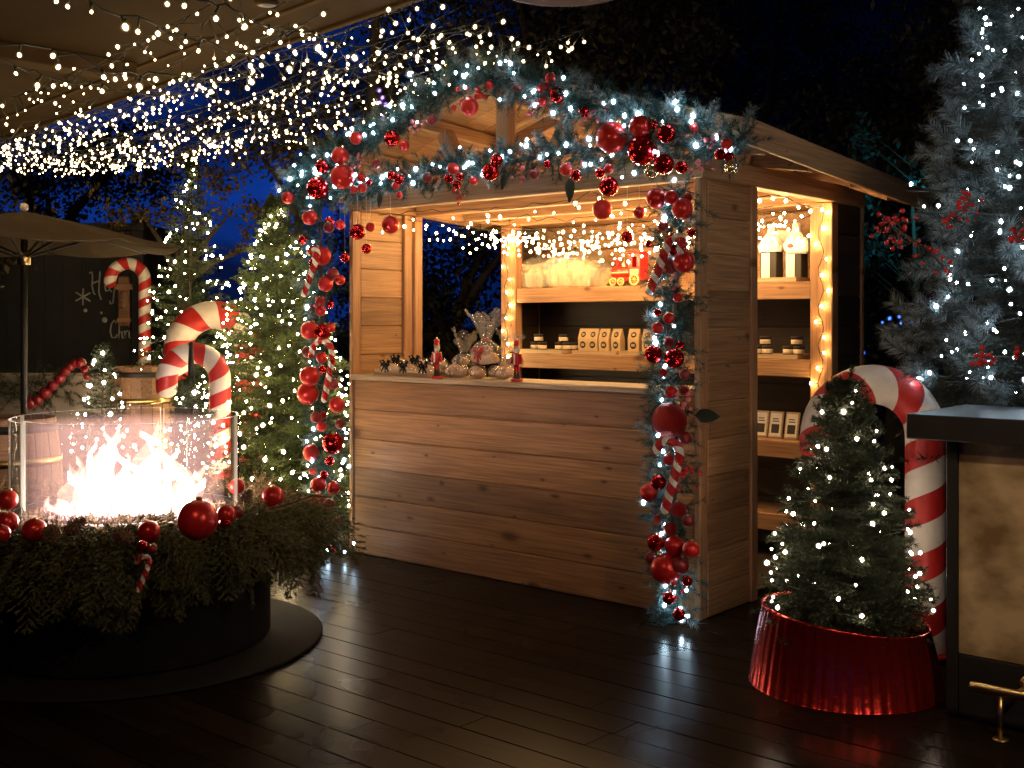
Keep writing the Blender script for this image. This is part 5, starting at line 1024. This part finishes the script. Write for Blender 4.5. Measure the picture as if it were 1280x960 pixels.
for i, (px, lab) in enumerate(((726, 'first kraft paper bag with round dark labels beside the jars'), (738, 'second kraft paper bag from the jars'), (752, 'third kraft paper bag from the jars'), (767, 'fourth kraft paper bag from the jars'), (789, 'kraft paper bag right of the gap, left one of two'), (806, 'kraft paper bag half hidden by the right post garland'))): kraft(px, lab, rnd.uniform(-.12, .12))
# seen through the side door: boxed bottles, jars, framed cards
def dx(px, y=1.58): return shelf_x(px, y)
z = 1.691
tray(dx(947), dx(1004), 1.475, 1.72, z, 'shallow wooden tray under the boxed bottles by the side door')
for px, lab in ((961, 'boxed bottle wrapped in white tissue, left one by the side door'), (992, 'boxed bottle wrapped in white tissue, right one by the side door')):
    o = thing('boxed_bottle', lab, 'bottle box', B(dx(px), 1.57, z+.021), TH, 'boxed bottles by the side door'); MB().box((-.055, 0, 0), (.055, .09, .17), bev=.003).build('box', M['ink'], o); MB().box((-.045, -.003, .008), (.012, -.0005, .162)).build('front_label', M['paper'], o)
    mb = MB(); crumple(mb, 18, [(.075, 0), (.085, .04), (.05, .09), (.026, .12), (.022, .17), (.018, .175), (.001, .176)], .12, px, 1, .8, .168)
    for i in range(len(mb.v)): v = mb.v[i]; mb.v[i] = (v[0], v[1]+.045, v[2])
    mb.build('tissue', M['paper'], o)
o = thing('gift_card', 'white card standing tilted behind the boxed bottles', 'card', B(dx(977, 1.72), 1.72, z+.20), TH); MB().box((-.05, 0, 0), (.05, .004, .13), mat=Matrix.Rotation(.15, 4, 'Y')).build('card', M['paper'], o)
MB().tube([(0, .02, -.195), (0, .003, .02)], .004, 6).build('stick', M['counter'], o)
o = thing('gift_bag', 'white gift bag with a red print lying beside the right boxed bottle', 'gift bag', B(dx(1004, 1.62), 1.56, z+.17), TH); MB().box((-.085, -.01, .0), (.06, .055, .095), bev=.012).build('bag', M['paper'], o); MB().ball((-.05, -.011, .05), .017, 7, 0, (1.3, .12, .8)).build('print', M['red_paint'], o)
z = 1.226; tray(dx(947), dx(1006), 1.475, 1.70, z, 'shallow wooden tray under the jars by the side door')
for k, (px, side) in enumerate(((955, 'left'), (994, 'right'))):
    x = dx(px)
    for i, (dx_, dz, w_) in enumerate(((-.034, 0, 'lower left'), (.034, 0, 'lower right'), (.02, .058, 'topmost'))): jar(B(x+dx_, 1.56, z+.0205+dz), '%s dark jar in the %s jar pile by the side door' % (w_, side), 'jars on the lower shelf')
z = .736
for px, lab in ((950, 'left framed card on the low shelf by the side door'), (968, 'middle framed card on the low shelf by the side door'), (988, 'right framed card on the low shelf by the side door')):
    o = thing('framed_card', lab, 'framed card', B(dx(px, 1.56), 1.56, z), TH, 'framed cards on the low shelf'); Mx = Matrix.Rotation(-.22, 4, 'X')
    MB().box((-.045, 0, 0), (.045, .012, .165), mat=Mx, bev=.002).build('frame', M['counter'], o); MB().box((-.036, -.002, .012), (.036, -.0005, .153), mat=Mx).build('card', M['paper'], o)
    mb = MB(); mb.box((-.026, -.0032, .03), (.026, -.0022, .085), mat=Mx).box((-.022, -.0032, .1), (.022, -.0022, .106), mat=Mx).box((-.022, -.0032, .115), (.018, -.0022, .121), mat=Mx); mb.build('picture', M['ink'], o)
# counter: tray of wrapped loaves with black ribbons, stollen, bagged gift with red bow
xl = shelf_x(513, .10)
o = thing('loaf_tray', 'long shallow tray holding ribboned bakes at the left of the counter', 'tray', B(xl, .05, CT), TH); mb = MB()
mb.box((-.24, 0, 0), (.24, .17, .006)); mb.prism([(-.24, .006), (-.275, .034), (-.268, .036), (-.232, .006)], 0, .17).prism([(.24, .006), (.232, .006), (.268, .036), (.275, .034)], 0, .17).box((-.268, -.008, 0), (.268, -.0005, .030)).box((-.268, .1705, 0), (.268, .178, .030)); mb.build('body', M['counter'], o)
def loaf(p, wd, d, h, label, rib, cello=True, seed=0):
    o = thing('wrapped_loaf', label, 'cake', p, TH+rnd.uniform(-.1, .1), 'wrapped cakes on the counter'); r2 = random.Random(seed); mb = MB(); mb.ball((0, 0, h*.5), 1, 16, 0, (wd*.5, d*.5, h*.5))
    mb.v = [(x*(1+.05*math.sin(z*90+seed)), y, max(.002, z+.006*math.sin(x*60+seed))) for x, y, z in mb.v]; mb.build('cake', M['bread'], o)
    if cello: mb = MB(); crumple(mb, 26, [(.44, .0), (.54, .25), (.55, .7), (.42, 1.02), (.1, 1.12), (.001, 1.12)], .08, seed, wd, d, 0); mb.v = [(x, y, max(.001, z*h)) for x, y, z in mb.v]; mb.build('wrapping', M['cello_thin'], o)
    if rib:
        mb = MB()
        yb, zb = -d*.42, h*.98
        for s_ in (-1, 1):
            for (l, tl) in ((.036, .35), (.028, -.5)): mb.tube([(0, yb, zb), (s_*l*.6, yb-.008, zb+l*(.55+tl*.4)), (s_*l*1.15, yb-.012, zb+l*(.25+tl)), (s_*l*.75, yb-.014, zb-l*.15+l*tl*.6), (0, yb-.006, zb)], [.003, .007, .008, .006, .003], 6)
            mb.tube([(0, yb-.004, zb), (s_*.016, yb-.014, zb-.022), (s_*.030, yb-.014, zb-.046)], [.004, .006, .004], 6)
        mb.ball((0, yb-.008, zb), .008, 8)
        mb.tube([(0, -d*.52, .01), (0, -d*.5, h*.7), (0, -d*.2, h*1.06), (0, d*.3, h*1.05)], .006, 6); mb.build('bow', M[rib], o)
for i in range(3): loaf(B(xl-.165+.165*i, .085, CT+.007), .14, .08, .062, '%s cake with a black ribbon bow in the front row of the counter tray' % ('left', 'middle', 'right')[i], 'ribbon', True, i)
for i in range(3): loaf(B(xl-.155+.165*i, .165, CT+.02), .14, .08, .080, '%s cake with a black ribbon bow in the back row of the counter tray' % ('left', 'middle', 'right')[i], 'ribbon', True, i+9)
def cx(px): return shelf_x(px, .12)
loaf(B(cx(570), .12, CT), .17, .10, .075, 'sugared stollen at the left of the wrapped group in the middle of the counter', None, True, 21); loaf(B(cx(598), .11, CT), .10, .09, .07, 'small sugared stollen in the middle of the wrapped group', None, True, 22); loaf(B(cx(628), .12, CT), .18, .10, .075, 'sugared stollen at the right of the wrapped group beside the right nutcracker', None, True, 23)
loaf(B(cx(599), .17, CT+.078), .22, .11, .08, 'large sugared stollen with a red bow lying on top of the group', 'redribbon', False, 24)
def bag(px, yl, z, s, label, seed):
    o = thing('cellophane_bag', label, 'gift bag', B(cx(px), yl, z), TH, 'gathered cellophane bags'); mb = MB(); crumple(mb, 34, [(.10, 0), (.11, .04), (.06, .08), (.022, .10), (.03, .115)], .25, seed, s, s*.6, 0); mb.v = [(x, y, z*s) for x, y, z in mb.v]; tuft(mb, .10*s, s*1.0, seed); mb.build('wrapping', M['cello'], o)
    mb = MB(); mb.ball((0, 0, .035*s), .04*s, 10, 0, (1.4, .8, .8)); mb.build('sweets', M['bread'], o)
    mb = MB(); mb.tube([(.025*s*math.cos(a), .018*s*math.sin(a), .10*s) for a in [k*.5 for k in range(14)]], .005*s, 6); mb.build('tie', M['ribbon' if seed != 5 else 'redribbon'], o)
bag(600, .17, CT+.13, .95, 'tall gathered cellophane bag with red tie rising over the stollen group', 5); bag(570, .19, CT+.07, .75, 'small gathered cellophane bag behind the left stollen', 6); bag(628, .20, CT+.075, .78, 'small gathered cellophane bag behind the right stollen', 7)
# nutcracker soldiers
def nutcracker(p, h, label):
    o = thing('nutcracker', label, 'nutcracker', p, TH+.1, 'nutcrackers on the counter'); k = h/.25
    def S(mb, nm, m): mb.v = [(x*k, y*k, z*k) for x, y, z in mb.v]; return mb.build(nm, M[m], o)
    S(MB().lathe([(.001, 0), (.034, 0), (.036, .004), (.036, .014), (.032, .018), (.001, .018)], 20), 'base', 'red_paint')
    for s in (-1, 1):
        S(MB().tube([(s*.011, 0, .018), (s*.011, 0, .022), (s*.011, 0, .055)], [.011, .0095, .0085], 10).ball((s*.011, -.006, .023), .010, 8, 0, (1, 1.4, .6)), 'boot', 'ink'); S(MB().tube([(s*.011, 0, .055), (s*.011, 0, .10)], [.0085, .0105], 10), 'trouser_leg', 'red_paint')
        S(MB().tube([(s*.025, 0, .158), (s*.033, 0, .13), (s*.034, -.004, .103)], [.010, .0085, .007], 8), 'sleeve', 'red_paint'); S(MB().ball((s*.034, -.006, .097), .008, 8), 'hand', 'label'); S(MB().ball((s*.026, 0, .161), .012, 8, 0, (1.1, 1, .5)), 'epaulette', 'gold')
    S(MB().lathe([(.016, .098), (.024, .10), (.020, .125), (.024, .15), (.022, .165), (.009, .17)], 16), 'coat', 'red_paint'); S(MB().box((-.005, -.0255, .102), (.005, -.0235, .16)), 'coat_front', 'white_paint')
    S(MB().lathe([(.010, .168), (.017, .175), (.018, .20), (.015, .206)], 14), 'head', 'label'); S(MB().ball((0, -.012, .182), .013, 8, 0, (1, .6, 1.2)), 'beard', 'white_paint'); S(MB().ball((0, .004, .190), .0195, 10, 0, (1, .8, 1)), 'hair', 'white_paint')
    S(MB().ball((-.006, -.0165, .196), .0022, 6).ball((.006, -.0165, .196), .0022, 6), 'eye', 'ink'); S(MB().ball((0, -.019, .191), .003, 6), 'nose', 'label')
    S(MB().lathe([(.019, .205), (.019, .208), (.0165, .21), (.0185, .238), (.012, .243), (.001, .245)], 16), 'hat', 'red_paint'); S(MB().ball((0, -.004, .251), .006, 8), 'hat_ball', 'gold'); S(MB().lathe([(.0195, .2055), (.022, .206), (.022, .209), (.0175, .2095)], 16), 'hat_band', 'gold')
nutcracker(cpt(546, 473.5), .235, 'red coated nutcracker soldier on the counter in front of the ribboned cakes'); nutcracker(cpt(646, 477), .235, 'red coated nutcracker soldier on the counter near the middle, right of the stollen')

# ------------------------------------------------------------------ fairy lights of the stall
def sag(a, b, n, s): a, b = Vector(a), Vector(b); return [a.lerp(b, i/n)-Vector((0, 0, s*4*(i/n)*(1-i/n))) for i in range(n+1)]
for j, (y, z, n, s) in enumerate(((.14, 2.135, 24, .02), (.42, 2.11, 32, .05), (.68, 2.09, 42, .06), (.88, 2.09, 50, .07), (1.05, 2.08, 54, .08), (1.18, 2.08, 56, .08), (1.30, 2.08, 56, .08), (1.40, 2.06, 58, .07))):
    w_ = sag(B(.10, y, z), B(W-.10, y+.03, z), 24, s); w_ = [p+Vector((rnd.gauss(0, .012), rnd.gauss(0, .02), rnd.gauss(0, .012))) for p in w_]; pts = []
    for i in range(n):
        t = (i+.5+rnd.uniform(-.3, .3))/n*24; k = min(23, int(t)); pts.append(w_[k].lerp(w_[k+1], t-k)-Vector((rnd.gauss(0, .02), rnd.gauss(0, .03), .012+abs(rnd.gauss(0, .065)))))
    light_string('light_string', 'strand of warm fairy lights slung under the ceiling inside the stall', pts, M['stall_net'], .0068, [w_], .0028, 'fairy light strands under the stall ceiling')
for j in range(9):      # short wires looped over the front beam
    pass
def post_string(x, y, z1, z0, label, n):
    w_ = []; pts = []
    for i in range(n*2+1):
        f = i/(n*2); w_.append(B(x+.018*math.sin(i*1.3), y-.010, z1+(z0-z1)*f))
    for i in range(n): s_ = (-1)**(i//2 % 2) if i % 3 else 1; pts.append(w_[i*2+1]+XV*(.035*s_*(1 if i % 2 else .8))-YV*.012)
    wires = [w_]+[[w_[i*2+1], pts[i]] for i in range(n)]; light_string('light_string', label, pts, M['stall_net'], .0085, wires, .003, sub=2)
post_string(W-.06, 1.445, 2.13, .95, 'warm fairy lights running down the right back post beside the side door', 13); post_string(.06, 1.445, 2.08, 1.15, 'warm fairy lights running down the left back post of the stall', 10)
pts = [B(W-.035, y, 2.10+.02*math.sin(y*9)) for y in (.65, .8, .95, 1.1, 1.25, 1.4)]; light_string('light_string', 'short row of warm fairy lights along the top of the side door', pts, M['stall_net'], .008, [[p+Vector((0, 0, .02)) for p in pts]], .003)

# ------------------------------------------------------------------ canopy of fairy lights, upper left
hZ = lambda px, py, z: on_plane(px, py, Vector((0, 0, 1)), z)
nb = 0; rc_ = np.random.default_rng(99)
E0, E1 = Vector((-4.6, 9.6, 0)), Vector((-.25, 5.2, 0)); wd = Vector((.76, .65, 0))
def strand(a, b, s, n, r, label, group, wr=.0024, hang=.035, sub=1, jit=.05):
    w_ = sag(a, b, 26, s); w_ = [p+Vector(rc_.normal(size=3)*np.array([.02, .02, .012])) for p in w_]; pts = []; wires = [w_]
    for i in range(n):
        t = (i+.5+rc_.uniform(-.35, .35))/n*26; k = min(25, int(t)); c = w_[k].lerp(w_[k+1], t-k); q = c+Vector((rc_.normal()*jit*.5, rc_.normal()*jit*.5, -hang*(.5+(1.0 if sub > 1 else 2.6)*rc_.random()))); pts.append(q); wires.append([c, q+Vector((0, 0, r*1.2))])
    light_string('light_string', label, pts, M['net'], r, wires, wr, group, sub=sub, sockets=sub > 1)
ns = 19
for j in range(ns):
    f = (j+.5)/ns; off = -.75+2.0*f; a = E0+wd*off+Vector((0, 0, 2.93+rc_.normal()*.05)); b = E1+wd*off*.92+Vector((rc_.normal()*.1, rc_.normal()*.15, 2.98+rc_.normal()*.03)); d = (b-a)
    n = 68 if j > 2 else 52; strand(a-d*.12*rc_.random(), b-d*(.02+.12*rc_.random()), rc_.uniform(.05, .24), n, .0062, 'strand of warm white fairy lights in the canopy strung beside the patio roof', 'fairy light strands of the canopy', jit=.17)
for (pa_, pb, s, n, lab) in (([(-60, 20), 2.75, ], [(330, 95), 2.75], .10, 14, 'near fairy light strand on thick dark wire crossing the patio ceiling from the left edge'), ([(40, -30), 2.8], [(420, 80), 2.8], .08, 15, 'second near fairy light strand on thick dark wire under the patio ceiling'),
                           ([(170, -40), 2.85], [(480, 60), 2.85], .06, 12, 'near fairy light strand at the top edge right of the ceiling beam'), ([(-40, 62), 2.7], [(230, 120), 2.72], .05, 9, 'lowest near fairy light strand at the left edge of the photo')):
    strand(hZ(*pa_[0], pa_[1]), hZ(*pb[0], pb[1]), s, n, .0085, lab, None, .0055, .045, 2, .02)
